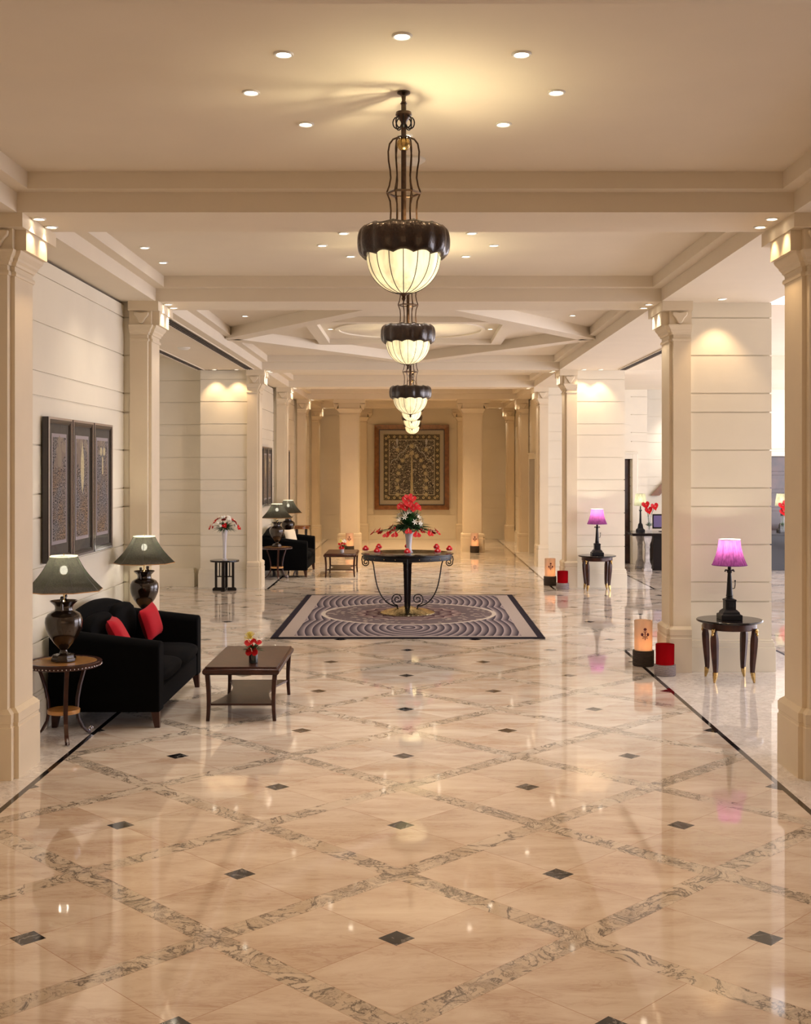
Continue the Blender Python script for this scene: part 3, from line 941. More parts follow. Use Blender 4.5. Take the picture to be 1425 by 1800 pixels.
fv = empty('flower_vase', (TX + .02, TY, .8795), label='tall patterned trumpet vase with red anthuriums and white lilies on the round table', cat='flower arrangement')
vase = [(.055, 0), (.06, .01), (.042, .03), (.036, .08), (.040, .14), (.048, .22), (.062, .28), (.085, .32)]
def patmod(th, q): return 1 + .03 * sin(10 * th + 60 * q)
MB().lathe(vase + [(.075, .318), (.052, .28), (.03, .10), (.001, .05)], 40, mod=patmod).build('vase', 'glass_patterned', fv)
def add_anth(root, pos, nrm, size, roll=0, stem_from=None):
    a_, s_ = MB(), MB(); anthurium(a_, s_, pos, nrm, size, roll)
    o = a_.build('anthurium', 'anth', root); s_.build('spadix', 'spadix', o)
    return o
st = MB()
for k in range(20):
    a = 2 * pi * k / 20 + random.uniform(-.12, .12); rr = random.uniform(.40, .60)
    if k % 3 == 0: rr = random.uniform(.24, .34)
    z0 = .33 - (rr - .3) * .22 + random.uniform(-.03, .03)
    add_anth(fv, (rr * cos(a), rr * sin(a), z0), (cos(a) * .75, sin(a) * .75, .65), .10 + random.uniform(-.01, .015), pi)
    st.tube([(.02 * cos(a), .02 * sin(a), .27), (.18 * cos(a), .18 * sin(a), .36), (rr * cos(a), rr * sin(a), z0)], .004, 5)
for k, (x, y, z0, s_) in enumerate([(0, 0, .80, .12), (-.05, -.03, .76, .12), (.05, -.04, .77, .12), (-.09, .0, .68, .12), (.10, .0, .67, .12), (0, -.09, .70, .13), (-.05, -.09, .64, .11), (.06, -.09, .63, .11), (.0, .08, .70, .12), (-.13, -.05, .66, .10), (.14, -.04, .64, .10)]):
    add_anth(fv, (x, y, z0), (x * 3, y * 3 - .5, .55), s_, random.uniform(-.4, .4))
    st.tube([(0, 0, .30), (x * .6, y * .6, z0 * .7), (x, y, z0)], .004, 5)
st.build('stems', 'leaf', fv)
lf = MB()
for k in range(260):
    d = rdir(-.1, 1.2); L = random.uniform(.16, .27)
    leafy(lf, (d.x * .04, d.y * .04, .36 + d.z * .05), d, L, .03)
for k in range(120):
    d = rdir(-.25, .3)
    leafy(lf, (d.x * .08, d.y * .08, .34), d, random.uniform(.16, .30), .035)
tag(lf.build('foliage', 'leaf', fv, smooth=False), kind=None)
for k in range(22):
    d = rdir(.15, 1.1); p = Vector((0, 0, .38)) + Vector((d.x * .21, d.y * .21, d.z * .22))
    m = MB(); star_flower(m, p, d, .055); m.build('lily', 'white_petal', fv, smooth=False)

for k in range(8):
    a = k * pi / 4 + .0
    x, y = TX + .60 * cos(a), TY + .58 * sin(a)
    nm = ['at the right end of the round table', 'at the rear right of the round table', 'behind the tall vase', 'at the rear left of the round table', 'at the left end of the round table', 'at the front left of the round table', 'in front of the tall vase', 'at the front right of the round table'][k]
    r = empty('flower_bowl', (x, y, .8795), label='small round glass bowl with a red bloom ' + nm, cat='flower bowl', group='glass bowls round the table edge')
    MB().lathe([(.018, 0), (.035, .012), (.044, .035), (.040, .055), (.030, .066), (.029, .064), (.038, .05), (.041, .035), (.03, .014), (.001, .008)], 20).build('bowl', 'glass', r)
    m = MB()
    for j in range(7):
        b = 2 * pi * j / 7
        m.sphere((.022 * cos(b), .022 * sin(b), .055), .026, 8)
    m.sphere((0, 0, .076), .030, 10)
    o = m.build('bloom', 'anth', r)
    MB().sphere((0, -.044, .066), .012, 8).build('pistil', plain('pink', (.85, .35, .35), .4) if k == 0 else bpy.data.materials['pink'], o)

# ------------------------------------------------------------------ seating groups
def make_urn_lamp():
    r = empty('table_lamp')
    m = MB(); k8 = 8
    m.lathe([(.098, 0), (.098, .022), (.088, .03), (.088, .05), (.06, .058), (.05, .062)], 8, rot=pi / 8)
    m.build('plinth', 'urn', r, smooth=False, bevel=.004)
    MB().lathe([(.04, .055), (.028, .07), (.026, .085), (.04, .10), (.075, .14), (.110, .19), (.135, .25), (.142, .30), (.138, .335), (.120, .365), (.085, .385), (.07, .392), (.066, .41), (.072, .43), (.105, .462), (.102, .466), (.06, .44), (.001, .44)], 40).build('urn', 'urn', r, ang=50)
    for s in (-1, 1):
        h = MB().tube([(0, s * .072, .375), (0, s * .095, .40), (0, s * .10, .44), (0, s * .085, .48), (0, s * .07, .49), (0, s * .062, .475)], lambda t: .011 - .003 * t, 8)
        h.sphere((0, s * .076, .37), .016, 10); h.sphere((0, s * .08, .492), .016, 10)
        h.build('urn_handle', 'urn', r)
    MB().lathe([(.05, .44), (.02, .455), (.006, .47), (.006, .62)], 12).build('harp', 'brass', r)
    # pagoda shade, eight panels
    seg = 8; z0, z1 = .545, .808
    rings_o, rings_i = [], []
    for j in range(9):
        t = j / 8; rr = .300 * (1 - t) + .103 * t - .022 * sin(pi * t)
        rings_o.append([(rr * cos(2 * pi * i / seg + pi / 8), rr * sin(2 * pi * i / seg + pi / 8), z0 + (z1 - z0) * t) for i in range(seg)])
    sh = MB().loft(rings_o, False).build('lamp_shade', 'black_shade', r, smooth=False)
    sm = MB()
    for i in range(seg):
        sm.tube([rg_[i] for rg_ in rings_o], .0022, 5)
    sm.build('seams', 'frame_dark', sh)
    tr = MB()
    tr.tube([(x, y, z1) for x, y, z in rings_o[-1]], .006, 6, closed=True)
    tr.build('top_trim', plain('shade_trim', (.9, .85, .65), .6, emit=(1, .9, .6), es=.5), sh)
    MB().tube([(x, y, z0) for x, y, z in rings_o[0]], .004, 6, closed=True).build('bottom_trim', 'oak', sh)
    MB().sphere((0, 0, .70), .030, 12, 1.2).build('bulb', 'bulb', r)
    MB().lathe([(.012, .62), (.016, .63), (.016, .665), (.01, .67)], 12).build('bulb_holder', 'brass', r)
    MB().tube([(0, 0, z1 - .1), (0, 0, z1 + .02)], .003, 6).build('finial_rod', 'brass', r)
    return r

def make_end_table():
    r = empty('end_table')
    MB().lathe([(.001, .603), (.262, .603), (.262, .598), (.001, .598)], 48).build('inlaid_top', 'oak', r)
    m = MB().lathe([(.255, .607), (.284, .607), (.288, .600), (.283, .590), (.283, .572), (.275, .565), (.24, .565), (.24, .596), (.255, .607)], 48, cap=False)
    m.build('rim', 'walnut', r, ang=30)
    m = MB()
    for k in range(60):
        a = 2 * pi * k / 60; m.sphere((.285 * cos(a), .285 * sin(a), .580), .0055, 6)
    m.build('beading', 'silver', r)
    MB().lathe([(.001, .235), (.118, .235), (.124, .230), (.122, .205), (.001, .205)], 32).build('shelf', 'oak', r, ang=30)
    for k in range(3):
        a = -pi / 2 + k * 2 * pi / 3 + .15
        crv = [(.215, .568), (.185, .50), (.150, .40), (.128, .30), (.122, .22), (.135, .14), (.175, .065), (.225, .018), (.245, .012)]
        pts = []
        for j in range(len(crv) - 1):
            for t in (0, .33, .66):
                pts.append(((crv[j][0] + (crv[j + 1][0] - crv[j][0]) * t), 0, (crv[j][1] + (crv[j + 1][1] - crv[j][1]) * t)))
        pts.append((crv[-1][0], 0, crv[-1][1]))
        A = Matrix.Rotation(a, 4, 'Z')
        m = MB()
        rings = []
        for i, p in enumerate(pts):
            w = .016; th = .008
            q0 = pts[max(i - 1, 0)]; q1 = pts[min(i + 1, len(pts) - 1)]
            d = Vector((q1[0] - q0[0], 0, q1[2] - q0[2])).normalized(); nn = Vector((-d.z, 0, d.x))
            rings.append([tuple(Vector(p) + nn * sx * th + Vector((0, sy * w, 0))) for sx, sy in ((-1, -1), (1, -1), (1, 1), (-1, 1))])
        m.loft(rings).xf(A); m.build('leg', 'walnut', r, smooth=False, bevel=.002)
        m = MB().tube([(x, 0, z) for x, z in spiral(.250, .036, .026, .006, -pi / 2, 1.5, 22)], .0055, 6).xf(A); m.build('foot_scroll', 'silver', r)
    return r

def make_sofa(L=1.83):
    """faces +X, runs along +Y from 0 to L, back at x=0, front at x=.93"""
    r = empty('sofa')
    D = .93
    MB().box(.05, D - .03, .04, L - .04, .13, .34).build('seat_base', 'velvet', r, bevel=.03, bseg=3)
    # arms
    for k, y0 in enumerate((0, L - .17)):
        rings = []
        n = 10
        for j in range(9):
            t = j / 8; x = .02 + (D - .04) * t; top = .80 - .11 * t ** .9
            ring = [(x, y0, .13), (x, y0 + .17, .13)]
            for q in range(n + 1):
                a = pi * q / n
                ring.append((x, y0 + .085 + .092 * cos(a), top - .06 + .062 * sin(a)))
            rings.append(ring)
        m = MB().loft(rings)
        m.build('armrest', 'velvet', r, ang=50, bevel=.012)
    # camel back
    rings = []; n = 25
    for j in range(n):
        t = j / (n - 1); y = .02 + (L - .04) * t
        top = .80 + .125 * (sin(pi * t) ** .8)
        ring = [(.0, y, .13), (.20, y, .13), (.26, y, .42), (.24, y, top - .06)]
        for q in range(7):
            a = pi * q / 6; ring.append((.14 + .085 * cos(a), y, top - .05 + .055 * sin(a)))
        ring.append((.02, y, top - .09))
        rings.append(ring)
    MB().loft(rings).build('backrest', 'velvet', r, ang=50)
    # cushions
    def pillow(x0, x1, y0, y1, z0, z1, nx=8):
        rings = []
        for j in range(11):
            t = j / 10; yy = y0 + (y1 - y0) * t; e = (1 - abs(2 * t - 1) ** 4)
            ring = []
            for q in range(24):
                a = 2 * pi * q / 24
                cx, cz = (x0 + x1) / 2, (z0 + z1) / 2
                sgn = lambda v: (1 if v > 0 else -1)
                ex = sgn(cos(a)) * abs(cos(a)) ** .45; ez = sgn(sin(a)) * abs(sin(a)) ** .7
                ring.append((cx + (x1 - x0) / 2 * ex * (.93 + .07 * e), yy, cz + (z1 - z0) / 2 * ez * (.55 + .45 * e)))
            rings.append(ring)
        return MB().loft(rings)
    half = L / 2
    for y0, y1 in ((.165, half - .005), (half + .005, L - .165)):
        pillow(.20, D + .005, y0, y1, .31, .475).build('seat_cushion', 'velvet', r, ang=60)
        m = pillow(.19, .34, y0, y1, .44, .86); m.build('back_cushion', 'velvet', r, ang=60)
    for (lx, ly, sx, sy) in ((.07, .05, -1, -1), (D - .06, .05, 1, -1), (.07, L - .05, -1, 1), (D - .06, L - .05, 1, 1)):
        m = MB().loft([[(lx + sx * .015 + a * .020, ly + sy * .0 + b * .020, 0) for a, b in ((-1, -1), (1, -1), (1, 1), (-1, 1))],
                       [(lx + a * .034, ly + b * .034, .14) for a, b in ((-1, -1), (1, -1), (1, 1), (-1, 1))]])
        m.build('leg', 'walnut', r, smooth=False)
    return r

def make_coffee_table():
    """0..0.60 in x, 0..1.16 in y"""
    r = empty('coffee_table')
    W, L, H = .62, 1.17, .45
    MB().box(.012, W - .012, .012, L - .012, H - .012, H).build('tabletop', 'walnut', r, bevel=.005)
    m = MB()
    pr = [(0, H - .012), (-.006, H - .025), (-.006, H - .055), (.004, H - .066), (.03, H - .068)]
    rings = []
    for o_, z in [(0.012, H - .012), (0, H - .018), (-.008, H - .034), (-.006, H - .052), (.006, H - .066)]:
        rings.append([(o_, o_, z), (W - o_, o_, z), (W - o_, L - o_, z), (o_, L - o_, z)])
    m.loft(rings); m.build('apron', 'walnut', r, ang=50)
    for (x, y, sx, sy) in ((.03, .03, 1, 1), (W - .03, .03, -1, 1), (.03, L - .03, 1, -1), (W - .03, L - .03, -1, -1)):
        rings = []
        for j in range(8):
            t = j / 7; z = (H - .06) * (1 - t); w = .019 - .005 * t; off = .012 * sin(pi * t * .9) * sx
            rings.append([(x + off + a * w, y + b * w, z) for a, b in ((-1, -1), (1, -1), (1, 1), (-1, 1))])
        MB().loft(rings).build('leg', 'walnut', r, ang=30, bevel=.003)
    # shelf with concave sides
    pts = []
    n = 12
    for j in range(n + 1):
        t = j / n; pts.append((.04 + .10 * sin(pi * t), .04 + (L - .08) * t))
    for j in range(n + 1):
        t = j / n; pts.append((W - .04 - .10 * sin(pi * t), L - .04 - (L - .08) * t))
    MB().loft([[(x, y, .125) for x, y in pts], [(x, y, .142) for x, y in pts]]).build('shelf', 'walnut', r, smooth=False)
    return r

def cushion(loc, rot, mat, label, size=.36, group=None):
    n = 14; top, bot = [], []
    m = MB(); vs = []
    for sgn in (1, -1):
        for i in range(n + 1):
            for j in range(n + 1):
                u, v = i / n * 2 - 1, j / n * 2 - 1
                h = .085 * ((1 - u ** 4) * (1 - v ** 4)) ** .6
                k = 1 - .06 * (1 - (abs(u) ** 2) * (abs(v) ** 2)) * max(abs(u), abs(v)) ** 6
                vs.append((u * size / 2 * k, v * size / 2 * k, sgn * h * .75))
    N = (n + 1) ** 2; fs = []
    for i in range(n):
        for j in range(n):
            a = i * (n + 1) + j
            fs.append((a, a + n + 1, a + n + 2, a + 1)); fs.append((N + a, N + a + 1, N + a + n + 2, N + a + n + 1))
    m.add(vs, fs)
    o = m.build('throw_cushion', mat, ang=80)
    o.location = loc; o.rotation_euler = rot
    tag(o, label, 'cushion', group)
    return o

def pot(loc, label, scale=1.0, dark=True):
    r = empty('flower_pot', loc, label=label, cat='flower pot', group='small flower pots on the coffee tables')
    MB().lathe([(.036, 0), (.038, .002), (.038, .085), (.034, .085), (.034, .01), (.001, .008)], 24).build('pot', 'dark_glass' if dark else 'glass_patterned', r)
    add_anth(r, (-.005, -.045, .105), (-.1, -1, .45), .105, pi)
    add_anth(r, (-.03, -.01, .165), (-.3, -.4, .8), .10, .4)
    add_anth(r, (.03, .0, .17), (.4, -.3, .8), .085, -.6)
    l_ = MB()
    for k in range(50):
        d = rdir(-.1, .9); leafy(l_, (d.x * .02, d.y * .02, .10), d, random.uniform(.06, .10), .018)
    l_.build('foliage', 'leaf', r, smooth=False)
    for (x, y, z, mt) in ((-.03, .03, .20, 'yellow_petal'), (.04, .02, .20, 'white_petal')):
        m = MB()
        for k in range(60):
            d = rdir(-.2, 1.5); m.tube([(x, y, z), (x + d.x * .055, y + d.y * .055, z + d.z * .06)], .0018, 4)
        m.build('spider_bloom', mt, r, smooth=False)
    return r

lampP = make_urn_lamp(); tableP = make_end_table(); sofaP = make_sofa(); coffeeP = make_coffee_table()
LP = [(-2.71, 9.02, 'black-shaded bronze urn lamp on the end table before the sofa with red cushions'),
      (-2.69, 11.62, 'black-shaded bronze urn lamp behind the far arm of the sofa with red cushions'),
      (-2.59, 22.00, 'black-shaded urn lamp on the end table before the far sofa, overlapping another lamp'),
      (-2.64, 24.43, 'black-shaded urn lamp rising behind the far sofa, partly hidden by another shade')]
TL = ['round honey-topped end table with curved legs standing before the near black sofa',
      'round end table hidden behind the far arm of the near black sofa',
      'round end table with pale rim standing before the far black sofa',
      'round end table hidden behind the far black sofa']
for i, (x, y, lb) in enumerate(LP):
    t_ = tableP if i == 0 else copy_tree(tableP)
    t_.location = (x, y, 0); tag(t_, TL[i], 'table', 'round end tables beside the sofas')
    t_.rotation_euler = (0, 0, (0.25, 0.2, .1, 0)[i])
    l_ = lampP if i == 0 else copy_tree(lampP)
    l_.location = (x, y, .607); l_.rotation_euler = (0, 0, (radians(8), radians(-12), 0, .2)[i]); tag(l_, lb, 'table lamp', 'urn lamps with black shades')
    lamp('POINT', (x, y, .607 + .70), (24, 24, 14, 14)[i], (1, .93, .74), .032)
SL = [(-2.96, 9.38, 'black velvet two-seat sofa with two red cushions against the left wall'),
      (-2.96, 22.30, 'black sofa with a pale cushion further down the hall, beyond the third pier')]
for i, (x, y, lb) in enumerate(SL):
    s_ = sofaP if i == 0 else copy_tree(sofaP)
    s_.location = (x, y, 0); tag(s_, lb, 'sofa', 'black sofas')
KL = [(-1.745, 9.64, 'dark wood coffee table with lower shelf in front of the near black sofa'),
      (-1.735, 22.35, 'dark coffee table standing in front of the far black sofa')]
for i, (x, y, lb) in enumerate(KL):
    s_ = coffeeP if i == 0 else copy_tree(coffeeP)
    s_.location = (x, y, 0); tag(s_, lb, 'coffee table', 'dark coffee tables')
cushion((-2.50, 9.90, .665), (radians(0), radians(62), radians(8)), 'red_cloth', 'red cushion lower behind the near arm of the black sofa', .36, 'red cushions on the sofa')
cushion((-2.45, 10.84, .665), (radians(76), radians(-10), radians(80)), 'red_cloth', 'red cushion propped upright against the far arm of the black sofa', .31, 'red cushions on the sofa')
cushion((-2.46, 23.2, .70), (radians(75), 0, radians(62)), 'cream_cloth', 'pale cushion on the far black sofa', .36)
pot((-1.36, 9.86, .452), 'small dark glass pot of red anthuriums and spiky blooms on the near coffee table')
pot((-1.40, 22.6, .452), 'small pot of red and white blooms on the far coffee table', dark=False)

# little round wooden table further down
r = empty('side_table', (-2.70, 27.9, 0), label='small round wooden table by the left wall behind the far lamps', cat='table')
MB().lathe([(.001, .72), (.21, .72), (.22, .71), (.21, .695), (.19, .69), (.19, .64), (.18, .635), (.001, .635)], 32).build('tabletop', 'frame_wood', r, ang=30)
for k in range(4):
    a = pi / 4 + k * pi / 2
    MB().tube([(.16 * cos(a), .16 * sin(a), .65), (.15 * cos(a), .15 * sin(a), .3), (.18 * cos(a), .18 * sin(a), 0)], lambda t: .022 - .008 * t, 8).build('leg', 'blackwood', r)

# flower stand by the third pier
r = empty('plant_stand', (-3.24, 19.93, 0), label='black slatted plant stand before the third pier on the left', cat='plant stand')
MB().lathe([(.001, .525), (.245, .525), (.248, .515), (.245, .495), (.001, .495)], 40).build('tabletop', 'blackwood', r, ang=30)
for k in range(4):
    a = pi / 4 + k * pi / 2; A = Matrix.Rotation(k * pi / 2, 4, 'Z')
    m = MB().box(.125, .165, -.028, .028, .03, .495).xf(A); m.build('leg', 'blackwood', r, bevel=.003)
    m = MB().prism([(.05, .0), (.20, .0), (.205, .03), (.18, .055), (.05, .055)], -.03, .03).xf(A); m.build('foot', 'blackwood', r, bevel=.004)
    m = MB().box(-.009 + .085, .009 + .085, -.009, .009, .24, .495).xf(A); m.build('spindle', 'blackwood', r)
MB().box(-.15, .15, -.012, .012, .23, .25).box(-.012, .012, -.15, .15, .23, .25).build('stretcher', 'blackwood', r)
r = empty('flower_vase', (-3.24, 19.93, .527), label='tall slim glass vase with red and white blooms on the black plant stand', cat='flower arrangement')
MB().lathe([(.045, 0), (.045, .012), (.028, .02), (.028, .15), (.034, .32), (.046, .45), (.058, .52), (.052, .52), (.03, .32), (.02, .03), (.001, .02)], 28).build('vase', 'glass_patterned', r)
l_ = MB()
for k in range(160):
    d = rdir(-.45, .8); leafy(l_, (d.x * .03, d.y * .03, .53), d, random.uniform(.12, .22), .022)
l_.build('foliage', 'leaf', r, smooth=False)
for k in range(24):
    d = rdir(0.05, 1.45); p = (d.x * .21, d.y * .21, .55 + d.z * .17)
    add_anth(r, p, d, .085, random.uniform(-1, 1))
for k in range(18):
    d = rdir(.1, 1.4); m = MB()
    m.sphere((d.x * .215, d.y * .215, .56 + d.z * .18), .027, 8); m.build('white_bloom', 'white_petal', r)
for s in (-1, 1):
    add_anth(r, (s * .24, -.03, .55), (s * 1, -.4, .3), .10, pi)

# ------------------------------------------------------------------ pictures
def framed_panel(y0, label, seed, x=None):
    wdt, h = .635, 1.18
    r = empty('framed_panel', (XC - 2.915, y0 + wdt / 2, 1.92), pi / 2, label, 'picture', 'tall framed textile panels on the left wall')
    hw, hh = wdt / 2, h / 2
    def rect_ring(o0, o1, ya, yb, mat, nm, **k):
        a, b, c_, d = hw - o0, hh - o0, hw - o1, hh - o1
        m = MB()
        outer = [(-a, -b), (a, -b), (a, b), (-a, b)]; inner = [(-c_, -d), (c_, -d), (c_, d), (-c_, d)]
        for i in range(4):
            j = (i + 1) % 4
            q = [outer[i], outer[j], inner[j], inner[i]]
            m.loft([[(x_, ya, z_) for x_, z_ in q], [(x_, yb, z_) for x_, z_ in q]])
        return m.build(nm, mat, r, **k)
    rect_ring(0, .035, -.050, .0, 'frame_dark', 'frame', smooth=False)
    rect_ring(.0, .018, -.056, -.045, 'silver', 'silver_edge', smooth=False)
    rect_ring(.035, .05, -.045, .0, 'frame_dark', 'inner_frame', smooth=False)
    MB().box(-hw + .04, hw - .04, -.036, -.03, -hh + .04, hh - .04).build('mat_board', plain('mat_board', (.10, .09, .075), .8, var=.2, vscale=20) if 'mat_board' not in bpy.data.materials else bpy.data.materials['mat_board'], r, smooth=False)
    MB().box(-hw + .115, hw - .115, -.039, -.035, -hh + .14, hh - .13).build('cloth_border', plain('lilac_border', (.38, .34, .36), .8) if 'lilac_border' not in bpy.data.materials else bpy.data.materials['lilac_border'], r, smooth=False)
    MB().box(-hw + .145, hw - .145, -.042, -.038, -hh + .17, hh - .16).build('textile', panel_cloth(seed), r, smooth=False)
    fig = MB()
    if seed % 3 == 0:
        fig.lathe([(.001, 0), (.05, .02), (.055, .12), (.03, .17), (.025, .2), (.035, .23), (.001, .27)], 10)
        i0 = 0; fig.xf(Matrix.Translation((0, -.042, .18)) @ Matrix.Scale(.04, 4, (0, 1, 0)))
    elif seed % 3 == 1:
        fig.lathe([(.001, -.2), (.04, -.1), (.055, .0), (.045, .12), (.02, .2), (.001, .26)], 10); fig.xf(Matrix.Translation((0, -.042, .15)) @ Matrix.Scale(.04, 4, (0, 1, 0)))
    else:
        for dx in (-.055, .055): fig.sphere((dx, 0, .33), .04, 10)
        fig.box(-.02, .02, -.02, .02, .12, .28); fig.xf(Matrix.Translation((0, -.042, 0)) @ Matrix.Scale(.04, 4, (0, 1, 0)))
    fig.build('motif', 'gold_thread' if seed % 3 else 'linen_dim', r)
    MB().box(-hw + .036, hw - .036, -.049, -.047, -hh + .036, hh - .036).build('glass', 'picture_glass', r, smooth=False)
    return r
for k in range(3):
    framed_panel(9.33 + k * .665, 'tall dark framed textile panel above the near sofa, %s of three' % ['first from the big column', 'middle', 'farthest along the wall'][k], k)
for k in range(3):
    framed_panel(22.02 + k * .665, 'tall framed textile panel above the far sofa, %s of three' % ['the one hidden by the column', 'middle', 'last along the wall'][k], k + 3)
framed_panel(26.75, 'framed panel seen edge-on beyond the far lamps on the left wall', 6)

TW, TH = 2.185, 2.486
r = empty('tapestry', (-.075, YEND - .01, .866 + TH / 2), 0, 'large framed tree-of-life tapestry on the end wall behind glass', 'tapestry')
def rr_(w0, h0, w1, h1, ya, yb, mat, nm, ya2=None):
    m = MB(); o_ = [(-w0, -h0), (w0, -h0), (w0, h0), (-w0, h0)]; i_ = [(-w1, -h1), (w1, -h1), (w1, h1), (-w1, h1)]
    ya2 = ya if ya2 is None else ya2
    for i in range(4):
        j = (i + 1) % 4
        m.add([(o_[i][0], ya, o_[i][1]), (o_[j][0], ya, o_[j][1]), (i_[j][0], ya2, i_[j][1]), (i_[i][0], ya2, i_[i][1]),
               (o_[i][0], yb, o_[i][1]), (o_[j][0], yb, o_[j][1]), (i_[j][0], yb, i_[j][1]), (i_[i][0], yb, i_[i][1])],
              [(0, 1, 2, 3), (7, 6, 5, 4), (0, 4, 5, 1), (1, 5, 6, 2), (2, 6, 7, 3), (3, 7, 4, 0)])
    return m.build(nm, mat, r, smooth=False)
W2, H2 = TW / 2, TH / 2
rr_(W2, H2, W2 - .13, H2 - .13, -.10, 0, 'frame_wood', 'frame', -.06)
rr_(W2 - .13, H2 - .13, W2 - .155, H2 - .155, -.07, 0, 'frame_dark', 'inner_frame')
MB().box(-W2 + .15, W2 - .15, -.03, -.02, -H2 + .15, H2 - .15).build('mat_board', 'linen', r, smooth=False)
aw, ah = (W2 - .245) * 2, (H2 - .255) * 2
cl = MB().box(-aw / 2, aw / 2, -.036, -.029, -ah / 2, ah / 2).build('cloth', tapestry_mat(aw, ah), r, smooth=False)
em = MB()
# trunk
fl = -ah / 2 + .20
em.loft([[(-.045, -.039, fl), (.045, -.039, fl), (.045, -.036, fl), (-.045, -.036, fl)], [(-.012, -.039, .40), (.012, -.039, .40), (.012, -.036, .40), (-.012, -.036, .40)]])
em.build('embroidered_trunk', 'gold_thread', cl, smooth=False)
em = MB()
def flat_star(mb, x, z, R, n=9):
    pts = []
    for k in range(2 * n):
        a = pi * k / n; q = R if k % 2 == 0 else R * .45
        pts.append((x + q * cos(a), z + q * sin(a)))
    mb.loft([[(a, -.040, b) for a, b in pts], [(a, -.036, b) for a, b in pts]])
for (x, z) in [(0, .62), (0, .42), (.14, .33), (.27, .20), (.36, .02), (.40, -.18), (.42, -.38), (.42, -.60), (.42, -.80), (.42, .52)]:
    flat_star(em, x, z, .085 if x else .10)
    if x: flat_star(em, -x, z, .085)
em.build('embroidered_blossoms', 'gold_thread', cl, smooth=False)
em = MB()
for s in (-1, 1):
    pth = []
    for j in range(30):
        t = j / 29; pth.append((s * (.06 + .56 * t), -.038, .66 - .55 * t + .035 * sin(t * 16)))
    em.tube(pth, .009, 5)
    em.lathe([(.001, 0), (.025, .03), (.035, .12), (.02, .17), (.001, .18)], 8, (s * .43, -.038, .66))
    em.tube([(s * .43, -.038, .66), (s * .40, -.038, .60), (s * .47, -.038, .56), (s * .55, -.038, .62)], .012, 5)
    em.v = [(x, max(y, -.043), z) for x, y, z in em.v]
em.build('embroidered_branches', 'grey_thread', cl, smooth=False)
MB().box(-W2 + .14, W2 - .14, -.060, -.056, -H2 + .14, H2 - .14).build('glass', 'picture_glass', r, smooth=False)

# ------------------------------------------------------------------ lamps on the other side
def make_half_table():
    r = empty('lamp_table')
    MB().lathe([(.001, .600), (.315, .600), (.322, .595), (.322, .586), (.312, .578), (.001, .578)], 56).build('tabletop', 'blackwood', r, ang=30)
    MB().lathe([(.255, .578), (.262, .57), (.262, .515), (.255, .508), (.001, .508)], 48).build('apron', 'walnut', r, ang=30)
    for k in range(4):
        a = pi / 4 + k * pi / 2 + (.05 if k % 2 else -.05)
        A = Matrix.Rotation(a, 4, 'Z')
        crv = [(.255, .53, .020), (.262, .48, .030), (.262, .43, .040), (.258, .36, .040), (.252, .27, .036), (.245, .18, .031), (.242, .10, .025), (.245, .085, .023)]
        rings = [[(x + px * w, py * w, z) for px, py in ((-1, 0), (-.5, -.85), (.5, -.85), (1, 0), (.5, .85), (-.5, .85))] for x, z, w in crv]
        o = MB().loft(rings).xf(A).build('leg', 'walnut', r, ang=20)
        crv = [(.246, .10, .0265), (.252, .05, .022), (.260, .015, .014), (.262, 0, .010)]
        rings = [[(x + px * w, py * w, z) for px, py in ((-1, 0), (-.5, -.85), (.5, -.85), (1, 0), (.5, .85), (-.5, .85))] for x, z, w in crv]
        MB().loft(rings).xf(A).build('gilt_foot', 'brass', o, ang=20)
        m = MB().sphere((.285, 0, .505), .018, 10, 1.5).sphere((.292, 0, .475), .014, 8, 1.4).tube([(.285, -.02, .52), (.30, 0, .51), (.285, .02, .52)], .006, 6).xf(A)
        m.build('gilt_mount', 'brass', o)
    return r
